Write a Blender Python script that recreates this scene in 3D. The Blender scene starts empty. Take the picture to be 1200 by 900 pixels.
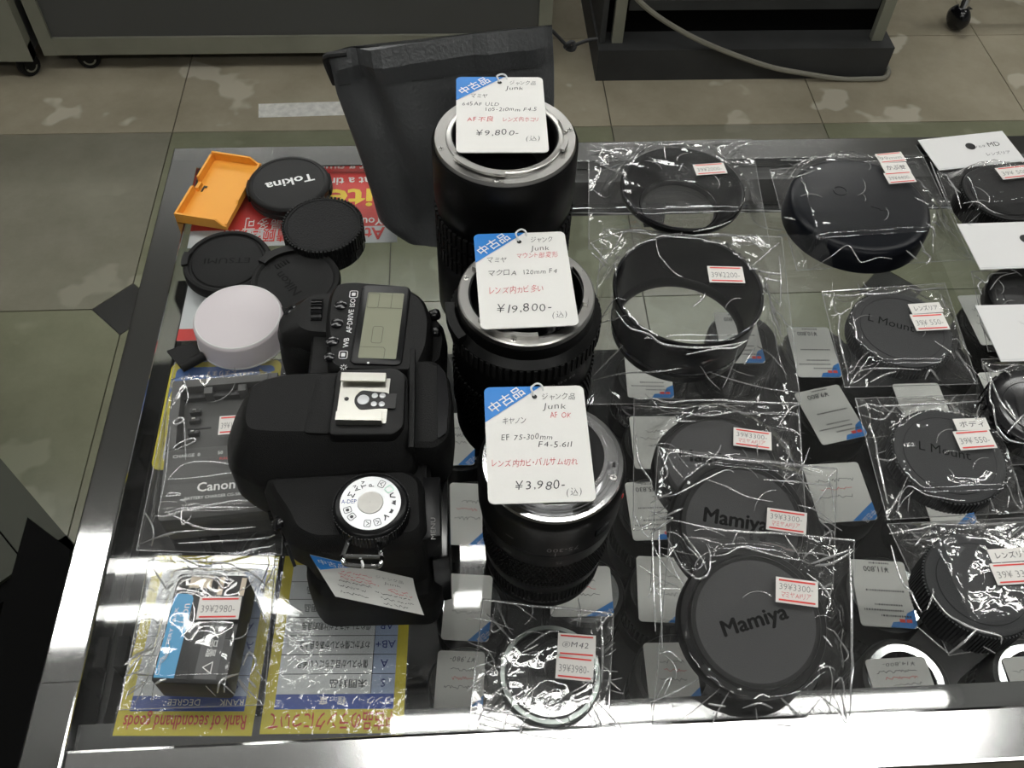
import bpy, bmesh, math, random
import numpy as np
from mathutils import Vector, Matrix, noise

random.seed(7)
SC = bpy.context.scene
COL = SC.collection
PI = math.pi

# ---------------------------------------------------------------- camera
F_PX, CAM_H = 1090.0, 0.49
_X = np.array([1, -.0285, .0528]); _X /= np.linalg.norm(_X)
_D = np.array([-90, -1450, 1090.]); _D -= _X * (_D @ _X); _D /= np.linalg.norm(_D)
_N = np.cross(_D, _X)
if _N[1] < 0: _N = -_N
ROT = np.array([_X, _D, -_N])          # rows: world x, y, z in image axes (right, down, forward)
EYE = np.array([0, 0, CAM_H])
cam_d = bpy.data.cameras.new('camera'); cam = bpy.data.objects.new('camera', cam_d); COL.objects.link(cam)
cam_d.sensor_width = 36; cam_d.lens = F_PX / 1200 * 36; cam_d.clip_start = .01; cam_d.clip_end = 60
cr, cu, cb = ROT @ [1, 0, 0], ROT @ [0, -1, 0], ROT @ [0, 0, -1]
cam.matrix_world = Matrix(((cr[0], cu[0], cb[0], EYE[0]), (cr[1], cu[1], cb[1], EYE[1]), (cr[2], cu[2], cb[2], EYE[2]), (0, 0, 0, 1)))
SC.camera = cam

# ---------------------------------------------------------------- world, exposure
w = bpy.data.worlds.new('shop_ambient'); SC.world = w; w.use_nodes = True
w.node_tree.nodes['Background'].inputs[0].default_value = (1.0, 1.0, .95, 1)
w.node_tree.nodes['Background'].inputs[1].default_value = .17
vs = SC.view_settings
vs.view_transform = 'Standard'; vs.look = 'None'; vs.gamma = 1; vs.use_curve_mapping = False
vs.exposure = 0.0
SC.cycles.transparent_max_bounces = 40
SC.cycles.max_bounces = 10
SC.cycles.caustics_reflective = False
SC.cycles.caustics_refractive = False
SC.cycles.sample_clamp_indirect = 4.0
TUBE_POWER = 26.0
LAMP_Z = 1.5
FLOOR = -.92

# ---------------------------------------------------------------- helpers: rays
def ray(px, py):
    return ROT @ np.array([px - 600, py - 450, F_PX])
def P(px, py, z=0.0):
    d = ray(px, py); return Vector(EYE + d * ((z - CAM_H) / d[2]))
def PY(px, py, y):
    d = ray(px, py); return Vector(EYE + d * (y / d[1]))
def PPL(px, py, o, n):
    d = Vector(ray(px, py)); e = Vector(EYE); return e + d * ((o - e).dot(n) / d.dot(n))

# ---------------------------------------------------------------- helpers: materials
MATS = {}
def nodes_of(name):
    m = bpy.data.materials.new(name); m.use_nodes = True
    nt = m.node_tree; MATS[name] = m
    return m, nt, nt.nodes['Principled BSDF']
def mat(name, col, rough=.5, metal=0, spec=.5, bump=0, bscale=200, var=0, vscale=30, coat=0, stretch=None, trans=0, sss=0):
    m, nt, b = nodes_of(name)
    b.inputs['Base Color'].default_value = (*col, 1); b.inputs['Roughness'].default_value = rough
    b.inputs['Metallic'].default_value = metal; b.inputs['Specular IOR Level'].default_value = spec
    if coat: b.inputs['Coat Weight'].default_value = coat; b.inputs['Coat Roughness'].default_value = .05
    if trans: b.inputs['Transmission Weight'].default_value = trans
    if sss:
        b.inputs['Subsurface Weight'].default_value = sss; b.inputs['Subsurface Radius'].default_value = (.01, .01, .01)
    tc = mp = None
    if bump or var:
        tc = nt.nodes.new('ShaderNodeTexCoord'); mp = nt.nodes.new('ShaderNodeMapping')
        nt.links.new(tc.outputs['Object'], mp.inputs[0])
        if stretch: mp.inputs['Scale'].default_value = stretch
    if bump:
        n = nt.nodes.new('ShaderNodeTexNoise'); n.inputs['Scale'].default_value = bscale; n.inputs['Detail'].default_value = 3
        bp = nt.nodes.new('ShaderNodeBump'); bp.inputs['Strength'].default_value = bump; bp.inputs['Distance'].default_value = .001
        nt.links.new(mp.outputs[0], n.inputs[0]); nt.links.new(n.outputs[0], bp.inputs['Height']); nt.links.new(bp.outputs[0], b.inputs['Normal'])
    if var:
        n = nt.nodes.new('ShaderNodeTexNoise'); n.inputs['Scale'].default_value = vscale; n.inputs['Detail'].default_value = 5
        r = nt.nodes.new('ShaderNodeValToRGB'); r.color_ramp.elements[0].position = .3; r.color_ramp.elements[1].position = .7
        r.color_ramp.elements[0].color = (*[c * (1 - var) for c in col], 1); r.color_ramp.elements[1].color = (*[min(1, c * (1 + var)) for c in col], 1)
        nt.links.new(mp.outputs[0], n.inputs[0]); nt.links.new(n.outputs[0], r.inputs[0]); nt.links.new(r.outputs[0], b.inputs['Base Color'])
    return m
def film(name, tint=(1, 1, 1), ior=1.5, rough=.05, haze=.03, gain=1.0, bump=0, bscale=60):
    """clear sheet: straight-through transparency with a Fresnel reflection and a little white haze"""
    m, nt, b = nodes_of(name); nt.nodes.remove(b); out = nt.nodes['Material Output']; L = nt.links.new
    tr = nt.nodes.new('ShaderNodeBsdfTransparent'); tr.inputs[0].default_value = (*tint, 1)
    gl = nt.nodes.new('ShaderNodeBsdfGlossy'); gl.inputs['Roughness'].default_value = rough; gl.inputs[0].default_value = (1, 1, 1, 1)
    df = nt.nodes.new('ShaderNodeBsdfDiffuse'); df.inputs[0].default_value = (.9, .9, .9, 1)
    f0 = ((ior - 1) / (ior + 1)) ** 2
    fr = nt.nodes.new('ShaderNodeLayerWeight'); fr.inputs[0].default_value = .5
    pw = nt.nodes.new('ShaderNodeMath'); pw.operation = 'POWER'; pw.inputs[1].default_value = 5
    mu = nt.nodes.new('ShaderNodeMath'); mu.operation = 'MULTIPLY_ADD'; mu.inputs[1].default_value = (1 - f0) * min(gain, 1.5); mu.inputs[2].default_value = f0 * gain; mu.use_clamp = True
    L(fr.outputs['Facing'], pw.inputs[0]); L(pw.outputs[0], mu.inputs[0])
    mx = nt.nodes.new('ShaderNodeMixShader'); mh = nt.nodes.new('ShaderNodeMixShader'); mh.inputs[0].default_value = haze
    L(tr.outputs[0], mh.inputs[1]); L(df.outputs[0], mh.inputs[2])
    L(mu.outputs[0], mx.inputs[0]); L(mh.outputs[0], mx.inputs[1]); L(gl.outputs[0], mx.inputs[2]); L(mx.outputs[0], out.inputs[0])
    if bump:
        tc = nt.nodes.new('ShaderNodeTexCoord'); n = nt.nodes.new('ShaderNodeTexNoise'); n.inputs['Scale'].default_value = bscale
        n.inputs['Detail'].default_value = 2; n.inputs['Distortion'].default_value = .6
        bp = nt.nodes.new('ShaderNodeBump'); bp.inputs['Strength'].default_value = bump; bp.inputs['Distance'].default_value = .002
        L(tc.outputs['Object'], n.inputs[0]); L(n.outputs[0], bp.inputs['Height'])
        L(bp.outputs[0], gl.inputs['Normal']); L(bp.outputs[0], fr.inputs['Normal'])
    return m

# ---------------------------------------------------------------- helpers: meshes
class MB:
    """collects vertices and faces; several pieces of ONE part may be added to it"""
    def __init__(s): s.v = []; s.f = []; s.m = []
    def add(s, vs_, fs_, mi=0, M=None):
        o = len(s.v)
        s.v += [tuple(M @ Vector(v)) if M is not None else tuple(v) for v in vs_]
        s.f += [tuple(i + o for i in f) for f in fs_]; s.m += [mi] * len(fs_)
        return s
    def box(s, a, b, mi=0, M=None):
        x0, y0, z0 = a; x1, y1, z1 = b
        v = [(x0, y0, z0), (x1, y0, z0), (x1, y1, z0), (x0, y1, z0), (x0, y0, z1), (x1, y0, z1), (x1, y1, z1), (x0, y1, z1)]
        return s.add(v, [(3, 2, 1, 0), (4, 5, 6, 7), (0, 1, 5, 4), (1, 2, 6, 5), (2, 3, 7, 6), (3, 0, 4, 7)], mi, M)
    def loft(s, rings, mi=0, M=None, cap0=True, cap1=True, closed=True):
        n = len(rings[0]); v = [p for r in rings for p in r]; f = []
        for k in range(len(rings) - 1):
            for i in range(n if closed else n - 1):
                j = (i + 1) % n; f.append((k * n + i, k * n + j, (k + 1) * n + j, (k + 1) * n + i))
        if cap0: f.append(tuple(range(n - 1, -1, -1)))
        if cap1: f.append(tuple((len(rings) - 1) * n + i for i in range(n)))
        return s.add(v, f, mi, M)
    def lathe(s, prof, n=48, mi=0, M=None, cap0=False, cap1=False):
        return s.loft([[(r * math.cos(2 * PI * i / n), r * math.sin(2 * PI * i / n), z) for i in range(n)] for r, z in prof], mi, M, cap0, cap1)
    def prism(s, poly, z0, z1, mi=0, M=None, bev=0):
        if bev:
            a = inset(poly, bev)
            return s.loft([[(x, y, z0) for x, y in poly], [(x, y, z1 - bev) for x, y in poly], [(x, y, z1 - bev * .3) for x, y in inset(poly, bev * .3)], [(x, y, z1) for x, y in a]], mi, M)
        return s.loft([[(x, y, z0) for x, y in poly], [(x, y, z1) for x, y in poly]], mi, M)
    def tube(s, pts, r, n=6, mi=0, M=None, closed=False):
        pts = [Vector(p) for p in pts]; rings = []; N = len(pts)
        up = Vector((0, 0, 1))
        for i, p in enumerate(pts):
            a = pts[(i - 1) % N] if closed or i > 0 else p; b = pts[(i + 1) % N] if closed or i < N - 1 else p
            t = (b - a).normalized() if (b - a).length > 1e-9 else Vector((1, 0, 0))
            u = up if abs(t.dot(up)) < .95 else Vector((0, 1, 0))
            e1 = t.cross(u).normalized(); e2 = e1.cross(t)
            rr = r[i] if isinstance(r, (list, tuple)) else r
            rings.append([tuple(p + (e1 * math.cos(2 * PI * k / n) + e2 * math.sin(2 * PI * k / n)) * rr) for k in range(n)])
        if closed: rings.append(rings[0])
        return s.loft(rings, mi, M, not closed, not closed)
    def obj(s, name, mats, parent=None, smooth=40, loc=None):
        me = bpy.data.meshes.new(name); me.from_pydata(s.v, [], s.f)
        for m in (mats if isinstance(mats, (list, tuple)) else [mats]): me.materials.append(MATS[m])
        if any(s.m): me.polygons.foreach_set('material_index', s.m)
        if smooth:
            me.polygons.foreach_set('use_smooth', [True] * len(me.polygons)); me.update()
            try: me.set_sharp_from_angle(angle=math.radians(smooth))
            except Exception: pass
        me.update()
        o = bpy.data.objects.new(name, me); COL.objects.link(o)
        if parent is not None:
            o.parent = parent
        if loc is not None: o.location = loc
        return o
def inset(poly, d):
    n = len(poly); out = []
    A = sum(poly[i][0] * poly[(i + 1) % n][1] - poly[(i + 1) % n][0] * poly[i][1] for i in range(n))
    sg = 1 if A > 0 else -1
    for i in range(n):
        p0, p1, p2 = Vector(poly[i - 1]).to_2d(), Vector(poly[i]).to_2d(), Vector(poly[(i + 1) % n]).to_2d()
        a, b = (p1 - p0).normalized(), (p2 - p1).normalized()
        na, nb = Vector((-a.y, a.x)) * sg, Vector((-b.y, b.x)) * sg
        m_ = na + nb; m_ = m_ / max(.35, m_.length_squared) * 2
        q = p1 + m_ * d; out.append((q.x, q.y))
    return out
def rrect(w, h, r, n=5, cx=0, cy=0):
    pts = []
    for (sx, sy, a0) in ((1, 1, 0), (-1, 1, PI / 2), (-1, -1, PI), (1, -1, 1.5 * PI)):
        for k in range(n + 1):
            a = a0 + PI / 2 * k / n
            pts.append((cx + sx * (w / 2 - r) + r * math.cos(a), cy + sy * (h / 2 - r) + r * math.sin(a)))
    return pts
def rpoly(poly, r, n=4):
    """round the corners of a polygon"""
    out = []; N = len(poly)
    for i in range(N):
        p0, p1, p2 = Vector(poly[i - 1]).to_2d(), Vector(poly[i]).to_2d(), Vector(poly[(i + 1) % N]).to_2d()
        a, b = p0 - p1, p2 - p1; rr = min(r, a.length * .45, b.length * .45)
        s, e = p1 + a.normalized() * rr, p1 + b.normalized() * rr
        for k in range(n + 1):
            t = k / n; q = s * (1 - t) ** 2 + p1 * 2 * t * (1 - t) + e * t * t; out.append((q.x, q.y))
    return out
def circ(r, n=40, cx=0, cy=0):
    return [(cx + r * math.cos(2 * PI * i / n), cy + r * math.sin(2 * PI * i / n)) for i in range(n)]
def T(x, y, z=0, rz=0, rx=0, ry=0):
    return Matrix.Translation((x, y, z)) @ Matrix.Rotation(rz, 4, 'Z') @ Matrix.Rotation(ry, 4, 'Y') @ Matrix.Rotation(rx, 4, 'X')
def frame(o, x, y):
    x = Vector(x).normalized(); z = x.cross(Vector(y)).normalized(); y = z.cross(x)
    return Matrix(((x.x, y.x, z.x, o[0]), (x.y, y.y, z.y, o[1]), (x.z, y.z, z.z, o[2]), (0, 0, 0, 1)))
def quad(tl, tr, br, bl, z):
    """a flat rectangle from its four corners: frame at the middle, width, height"""
    a, b, c, d = (P(*q, z) for q in (tl, tr, br, bl))
    xd = (b - a) + (c - d); yd = (a - d) + (b - c)
    return frame((a + b + c + d) / 4, xd, yd), xd.length / 2, yd.length / 2

def thing(name, label, cat, loc=(0, 0, 0), rz=0, group=None, M=None):
    o = bpy.data.objects.new(name, None); COL.objects.link(o); o.empty_display_size = .01
    if M is not None: o.matrix_world = M
    else: o.location = loc; o.rotation_euler = (0, 0, rz)
    o['label'] = label; o['category'] = cat
    if group: o['group'] = group
    return o
def tag_(o, label, cat, group=None):
    o['label'] = label; o['category'] = cat
    if group: o['group'] = group
    return o
def structure(o): o['kind'] = 'structure'; return o

# ---------------------------------------------------------------- helpers: writing
_tc = {}
def glyphs(s, thin=0.0, shear=0.0, res=2):
    k = (s, thin, shear, res)
    if k not in _tc:
        c = bpy.data.curves.new('writing', 'FONT'); c.body = s; c.size = 1; c.offset = thin; c.shear = shear; c.resolution_u = res
        c.align_x = 'LEFT'; c.fill_mode = 'FRONT'
        o = bpy.data.objects.new('writing', c); COL.objects.link(o)
        dg = bpy.context.evaluated_depsgraph_get(); me = bpy.data.meshes.new_from_object(o.evaluated_get(dg))
        v = [tuple(p.co) for p in me.vertices]; f = [tuple(p.vertices) for p in me.polygons]
        bpy.data.meshes.remove(me); bpy.data.objects.remove(o); bpy.data.curves.remove(c)
        if v:
            x0, x1 = min(p[0] for p in v), max(p[0] for p in v); v = [(p[0] - x0, p[1], 0) for p in v]; wd = x1 - x0
        else: wd = 0
        _tc[k] = (v, f, wd)
    return _tc[k]
def write(mb, s, x, y, size, width=None, mi=0, M=None, z=.0002, thin=0.0, shear=0.0, rot=0, align='l', res=2, sx=1.0):
    """letters into mb, baseline start at x,y of the local plane; width fixes the length of the line"""
    v, f, wd = glyphs(s, thin, shear, res)
    if not v: return
    kx = (width / wd) if width else size * sx
    off = {'l': 0, 'c': -wd * kx / 2, 'r': -wd * kx}[align]
    R = T(x, y, z, rot) @ Matrix.Translation((off, 0, 0)) @ Matrix.Diagonal((kx, size, 1, 1))
    mb.add(v, f, mi, (M @ R) if M is not None else R)
def hand(mb, s, x, y, size, width=None, mi=0, M=None, rnd=None, jit=.12, z=.0002):
    """pen handwriting: thin slanted characters, each a little off the line"""
    rnd = rnd or random.Random(sum(ord(c_) * (i_ + 1) for i_, c_ in enumerate(s)))
    adv = []; tot = 0
    for ch in s:
        if ch == ' ': adv.append((ch, .35)); tot += .35; continue
        wd = glyphs(ch, -.009, .15)[2]; adv.append((ch, wd + .13)); tot += wd + .13
    k = (width / tot) if width else size
    cx = 0
    for ch, a in adv:
        if ch != ' ':
            sz = size * (1 + rnd.uniform(-jit, jit))
            v, f, wd = glyphs(ch, -.009, .15)
            R = T(x + cx * k, y + rnd.uniform(-jit, jit) * size * .5, z, rnd.uniform(-.12, .12)) @ Matrix.Diagonal((k, sz, 1, 1))
            mb.add(v, f, mi, (M @ R) if M is not None else R)
        cx += a
def line(mb, pts, wd, mi=0, M=None, z=.0002):
    """flat pen or print stroke"""
    for (x0, y0), (x1, y1) in zip(pts, pts[1:]):
        d = Vector((x1 - x0, y1 - y0)); 
        if d.length < 1e-9: continue
        d.normalize(); n = Vector((-d.y, d.x)) * wd / 2; e = d * wd * .3
        mb.add([(x0 - e.x - n.x, y0 - e.y - n.y, z), (x1 + e.x - n.x, y1 + e.y - n.y, z), (x1 + e.x + n.x, y1 + e.y + n.y, z), (x0 - e.x + n.x, y0 - e.y + n.y, z)], [(0, 1, 2, 3)], mi, M)
def flat(mb, poly, z=0, mi=0, M=None):
    mb.add([(x, y, z) for x, y in poly], [tuple(range(len(poly)))], mi, M)

# ---------------------------------------------------------------- materials
mat('black_plastic', (.006, .006, .006), .42, spec=.22, bump=.15, bscale=2500)
mat('black_matte', (.008, .008, .008), .62, spec=.22, bump=.25, bscale=3000)
mat('black_textured', (.009, .009, .0095), .55, spec=.22, bump=1.0, bscale=900)
mat('black_gloss', (.006, .006, .007), .16, spec=.5)
mat('black_satin', (.0045, .0045, .005), .3, spec=.22)
mat('camera_shell', (.0048, .0048, .0048), .47, spec=.22, bump=.5, bscale=2600)
mat('camera_deck', (.007, .007, .007), .5, spec=.22, bump=.35, bscale=2600)
mat('rubber', (.005, .005, .005), .6, spec=.22, bump=.6, bscale=1500)
mat('barrel', (.0035, .0035, .0035), .38, spec=.22, bump=.1, bscale=1800)
mat('cap_grey', (.03, .031, .032), .55, spec=.22, bump=.35, bscale=1800)
mat('cap_grey_deep', (.008, .008, .009), .5, spec=.22)
mat('navy_cap', (.0022, .003, .0058), .33, spec=.22)
mat('inner_black', (.004, .004, .004), .5)
mat('leather', (.062, .064, .066), .4, spec=.6, bump=.5, bscale=420)
mat('cord_black', (.01, .01, .01), .7)
mat('steel', (.64, .64, .64), .055, metal=1, bump=.025, bscale=1800)
mat('steel_front', (.62, .62, .62), .15, metal=1, bump=.03, bscale=1500)
mat('mount_steel', (.5, .49, .47), .3, metal=1, bump=.05, bscale=900)
mat('chrome', (.75, .76, .77), .12, metal=1)
mat('lens_chrome', (.8, .8, .81), .17, metal=1)
mat('frame_green', (.04, .043, .032), .5, spec=.2)
mat('shoe_silver', (.62, .61, .56), .34, metal=1)
mat('dial_silver', (.5, .51, .52), .34, metal=.7)
mat('dial_hub', (.5, .49, .46), .45, metal=.3)
mat('alu_bright', (.8, .8, .79), .2, metal=1)
mat('paper', (.8, .79, .76), .55, bump=.04, bscale=700)
mat('paper_grey', (.62, .62, .59), .6)
mat('header_card', (.74, .735, .73), .5)
mat('sticker', (.8, .775, .74), .5)
mat('tag_blue', (.022, .21, .62), .45)
mat('ink_black', (.035, .035, .04), .6)
mat('pen_black', (.05, .05, .055), .6)
mat('pen_red', (.6, .05, .07), .6)
mat('ink_red', (.72, .06, .05), .55)
mat('ink_grey', (.2, .195, .19), .6)
mat('ink_white', (.82, .82, .8), .5)
mat('ink_green', (.3, .62, .45), .5)
mat('brand_white', (.8, .8, .8), .45)
mat('emboss_dark', (.0015, .0015, .0015), .9, spec=0)
mat('emboss_faint', (.004, .004, .004), .6, spec=.12)
mat('orange', (.83, .37, .045), .48, bump=.05, bscale=500)
mat('card_yellow', (.62, .52, .02), .5)
mat('card_blue', (.012, .055, .33), .5)
mat('star_blue', (.03, .15, .52), .5)
mat('card_lilac', (.36, .44, .62), .5)
mat('card_white', (.66, .68, .7), .5)
mat('notice_red', (.62, .035, .03), .5)
mat('notice_yellow', (.85, .6, .03), .5)
mat('card_brick', (.55, .05, .02), .5)
mat('navy_print', (.012, .03, .2), .5)
mat('lcd_green', (.23, .235, .165), .35, coat=.3)
mat('lcd_line', (.11, .11, .075), .4)
mat('charger_grey', (.085, .085, .082), .45, bump=.2, bscale=1800)
mat('charger_dark', (.03, .03, .03), .45)
mat('battery_black', (.014, .014, .014), .4)
mat('battery_grey', (.07, .07, .072), .42)
mat('battery_blue', (.06, .33, .6), .35)
mat('contact_cream', (.72, .62, .47), .4)
mat('translucent_cap', (.66, .61, .63), .42, sss=.35)
mat('cap_red_dot', (.6, .03, .03), .4)
mat('cable_grey', (.23, .22, .18), .5)
mat('cabinet_dark', (.075, .076, .075), .45)
mat('cabinet_frame', (.22, .22, .175), .38, var=.15, vscale=6)
mat('plinth', (.04, .041, .041), .6, spec=.22, var=.2, vscale=8)
mat('void_black', (.003, .003, .003), .9, spec=.08)
mat('shelf_dark', (.012, .012, .013), .35, spec=.22)
mat('strip_grey', (.05, .05, .05), .4)
mat('wall_dark', (.025, .025, .025), .4, spec=.22)
mat('white_ceiling', (.14, .14, .137), .9)
mat('lamp_body', (.7, .7, .7), .5)
mat('nylon_tie', (.8, .8, .8), .4)
mat('rainbow_ring', (.3, .33, .31), .35, metal=1, var=.35, vscale=28)
mat('film_seal', (.75, .76, .76), .2)
film('film', haze=.02, rough=.05, gain=1.8, bump=.2, bscale=60)
film('film_smooth', haze=.02, rough=.04, gain=1.1, bump=.1, bscale=30)
film('film_crease', haze=.33, rough=.14, gain=8.0, ior=1.5)
film('counter_glass', tint=(.985, .99, .985), ior=1.5, rough=.03, haze=.004, bump=0)
film('pane_glass', tint=(.95, .965, .955), ior=1.45, rough=.02, haze=.01)
film('sleeve', haze=.02, rough=.06, gain=1.0, bump=.25, bscale=160)
def emit(name, col, st):
    m, nt, b = nodes_of(name); nt.nodes.remove(b); e = nt.nodes.new('ShaderNodeEmission')
    e.inputs[0].default_value = (*col, 1); e.inputs[1].default_value = st; nt.links.new(e.outputs[0], nt.nodes['Material Output'].inputs[0])
emit('tube_light', (1.0, 1.0, .96), TUBE_POWER)
def tile_mat(name, c0, c1, stain):
    m, nt, b = nodes_of(name); L = nt.links.new
    g = nt.nodes.new('ShaderNodeNewGeometry'); n1 = nt.nodes.new('ShaderNodeTexNoise'); n1.inputs['Scale'].default_value = 4; n1.inputs['Detail'].default_value = 7; n1.inputs['Roughness'].default_value = .65
    r1 = nt.nodes.new('ShaderNodeValToRGB'); r1.color_ramp.elements[0].position = .35; r1.color_ramp.elements[1].position = .68
    r1.color_ramp.elements[0].color = (*c0, 1); r1.color_ramp.elements[1].color = (*c1, 1)
    n2 = nt.nodes.new('ShaderNodeTexNoise'); n2.inputs['Scale'].default_value = 5.5; n2.inputs['Detail'].default_value = 3
    r2 = nt.nodes.new('ShaderNodeValToRGB'); r2.color_ramp.elements[0].position = .60; r2.color_ramp.elements[1].position = .63
    mx = nt.nodes.new('ShaderNodeMixRGB'); mx.inputs[2].default_value = (*stain, 1)
    L(g.outputs['Position'], n1.inputs[0]); L(n1.outputs[0], r1.inputs[0])
    mp = nt.nodes.new('ShaderNodeMapping'); mp.inputs['Location'].default_value = (3.1, 7.7, 1)
    L(g.outputs['Position'], mp.inputs[0]); L(mp.outputs[0], n2.inputs[0]); L(n2.outputs[0], r2.inputs[0]); L(r2.outputs[0], mx.inputs[0])
    L(r1.outputs[0], mx.inputs[1]); L(mx.outputs[0], b.inputs['Base Color'])
    b.inputs['Roughness'].default_value = .2
    bp = nt.nodes.new('ShaderNodeBump'); bp.inputs['Strength'].default_value = .08; bp.inputs['Distance'].default_value = .004
    L(n1.outputs[0], bp.inputs['Height']); L(bp.outputs[0], b.inputs['Normal'])
tile_mat('tile_beige', (.31, .275, .2), (.43, .385, .29), (.54, .5, .4))
tile_mat('tile_green', (.165, .168, .11), (.235, .24, .165), (.245, .25, .175))
tile_mat('tile_grey', (.18, .172, .128), (.255, .243, .19), (.265, .255, .2))
mat('reflection_white', (.85, .84, .8), .35, var=.15, vscale=60)  # white that paints the bright reflection on the floor
mat('tile_dot', (.022, .022, .02), .35)
mat('grout', (.09, .085, .065), .8)

# ================================================================ the setting
fl = structure(MB().box((-6.2, -4.5, FLOOR - .05), (6.6, 9.2, FLOOR - .004)).obj('floor', 'grout', smooth=0))
XS = [-.665 + .52 * k for k in range(-5, 9)]
def tile(x0, x1, y0, y1, m_, cut=()):
    g = .0013; c = .067
    poly = []
    for k, (x, y, dx, dy) in enumerate(((x0 + g, y0 + g, 1, 1), (x1 - g, y0 + g, -1, 1), (x1 - g, y1 - g, -1, -1), (x0 + g, y1 - g, 1, -1))):
        if k in cut: poly += [(x, y + dy * c), (x + dx * c, y)] if k in (0, 2) else [(x + dx * c, y), (x, y + dy * c)]
        else: poly.append((x, y))
    MB().prism(poly, FLOOR - .01, FLOOR, 0).obj('tile', m_, fl, smooth=0)
YG = [-.885, -.345, .195, .735, 1.275, 1.828]
DOTS = [(round(-.665 + 1.56 * k, 3), y) for k in range(-1, 3) for y in (1.275,)]
for i in range(len(XS) - 1):
    for j in range(len(YG) - 1):
        last = j == len(YG) - 2
        tile(XS[i], XS[i + 1], YG[j], YG[j + 1], 'tile_green' if (i + 2 * j) % 3 else 'tile_grey', tuple(k for k, (xx, yy) in enumerate(((XS[i], YG[j]), (XS[i + 1], YG[j]), (XS[i + 1], YG[j + 1]), (XS[i], YG[j + 1]))) if (round(xx, 3), yy) in DOTS))
    for (a, b) in ((1.828, 2.195), (2.195, 2.735), (2.735, 3.275), (3.275, 3.815), (3.815, 4.355)):
        tile(XS[i], XS[i + 1], a, b, 'tile_beige')
for x, y in DOTS:
    MB().prism([(x - .067, y), (x, y - .067), (x + .067, y), (x, y + .067)], FLOOR - .01, FLOOR, 0).obj('corner_tile', 'tile_dot', fl, smooth=0)
structure(MB().box((-6.2, -4.5, 1.75), (6.6, 9.2, 1.8)).obj('ceiling', 'white_ceiling', smooth=0))

def lamp(x0, x1, y0, y1, label, group=None):
    """bare twin-tube fitting hung under the ceiling"""
    t = thing('ceiling_lamp', label, 'lamp', ((x0 + x1) / 2, (y0 + y1) / 2, LAMP_Z), group=group)
    hx = (x1 - x0) / 2; hy = (y1 - y0) / 2
    b = MB(); b.loft([[(-hx - .03, -hy * 1.0, .028), (hx + .03, -hy, .028), (hx + .03, hy, .028), (-hx - .03, hy, .028)], [(-hx - .03, -.03, .06), (hx + .03, -.03, .06), (hx + .03, .03, .06), (-hx - .03, .03, .06)]]); b.obj('lamp_body', 'lamp_body', t, 0)
    MB().box((-.05, -.012, .06), (.05, .012, .25)).obj('hanger', 'lamp_body', t, 0)
    for s in (-1, 1):
        m_ = MB(); m_.tube([(-hx, s * hy, 0), (hx, s * hy, 0)], .015, 12); m_.obj('tube', 'tube_light', t)
        for e in (-1, 1): MB().box((e * hx - .015, s * hy - .017, -.02), (e * hx + .015, s * hy + .017, .03)).obj('socket', 'lamp_body', t, 0)
lamp(-1.12, .13, .888, 1.004, 'twin tube ceiling lamp whose lines show in the glass beside the camera', None)
lamp(-2.5, -1.25, .888, 1.004, 'twin tube ceiling lamp continuing the row over the aisle', None)
lamp(-.185, 1.036, .545, .614, 'twin tube ceiling lamp mirrored in the front rail', None)
lamp(-1.28, -.1, 5.1, 5.22, 'twin tube ceiling lamp far across the shop mirrored in the floor', None)
G_ = 'unseen ceiling lamps added in rows over the shop'
for i, (x, y) in enumerate(((1.7, .9), (-.6, -.9), (.9, -.9), (-.2, 3.3), (1.3, 3.3), (2.6, 2.0), (-2.3, 2.0), (-.75, 2.8), (.85, 2.8))):  # unseen lamps added for glints, the last two to brighten the aisle floor
    lamp(x - .6, x + .6, y - .06, y + .06, 'unseen twin tube ceiling lamp added over the shop aisles', G_)

# ---------------------------------------------------------------- far cabinets
def cabinet(x0, x1, yf, zb, ztop, depth, label, post=.032, rail=.045):
    t = thing('steel_cabinet', label, 'cabinet', ((x0 + x1) / 2, yf + depth / 2, FLOOR))
    def B(name, a, b, m_): return MB().box(*[tuple(Vector(q) - t.location) for q in (a, b)]).obj(name, m_, t, 0)
    B('body', (x0 + .006, yf + .008, zb + .004), (x1 - .006, yf + depth, ztop), 'cabinet_dark')
    B('bottom_rail', (x0, yf, zb), (x1, yf + .03, zb + rail), 'cabinet_frame')
    B('post', (x0, yf - .001, zb), (x0 + post, yf + .031, ztop), 'cabinet_frame')
    B('post', (x1 - post, yf - .001, zb), (x1, yf + .031, ztop), 'cabinet_frame')
    B('top_rail', (x0, yf, ztop - rail), (x1, yf + .03, ztop), 'cabinet_frame')
    return t
def caster(t, x, y, r=.03, rz=0):
    l = t.location
    c = MB(); c.lathe([(.001, -.012), (r * .55, -.012), (r * .6, -.009), (r * .95, -.011), (r, -.007), (r, .007), (r * .95, .011), (r * .6, .009), (r * .55, .012), (.001, .012)], 24, 0, T(x - l.x, y - l.y, FLOOR + r - l.z, rz) @ Matrix.Rotation(PI / 2, 4, 'X'))
    c.lathe([(r * .42, -.0135), (r * .58, -.0135), (r * .58, .0135), (r * .42, .0135)], 24, 1, T(x - l.x, y - l.y, FLOOR + r - l.z, rz) @ Matrix.Rotation(PI / 2, 4, 'X'))
    w_ = c.obj('caster', ['black_matte', 'cabinet_frame'], t)
    f = MB(); f.box((-.016, -.017, r), (.016, -.014, r + .035), 0, T(x - l.x, y - l.y, FLOOR - l.z, rz)); f.box((-.016, .014, r), (.016, .017, r + .035), 0, T(x - l.x, y - l.y, FLOOR - l.z, rz)); f.box((-.018, -.017, r + .03), (.018, .017, r + .036), 0, T(x - l.x, y - l.y, FLOOR - l.z, rz))
    f.obj('caster_fork', 'black_matte', t, 0)
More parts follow.
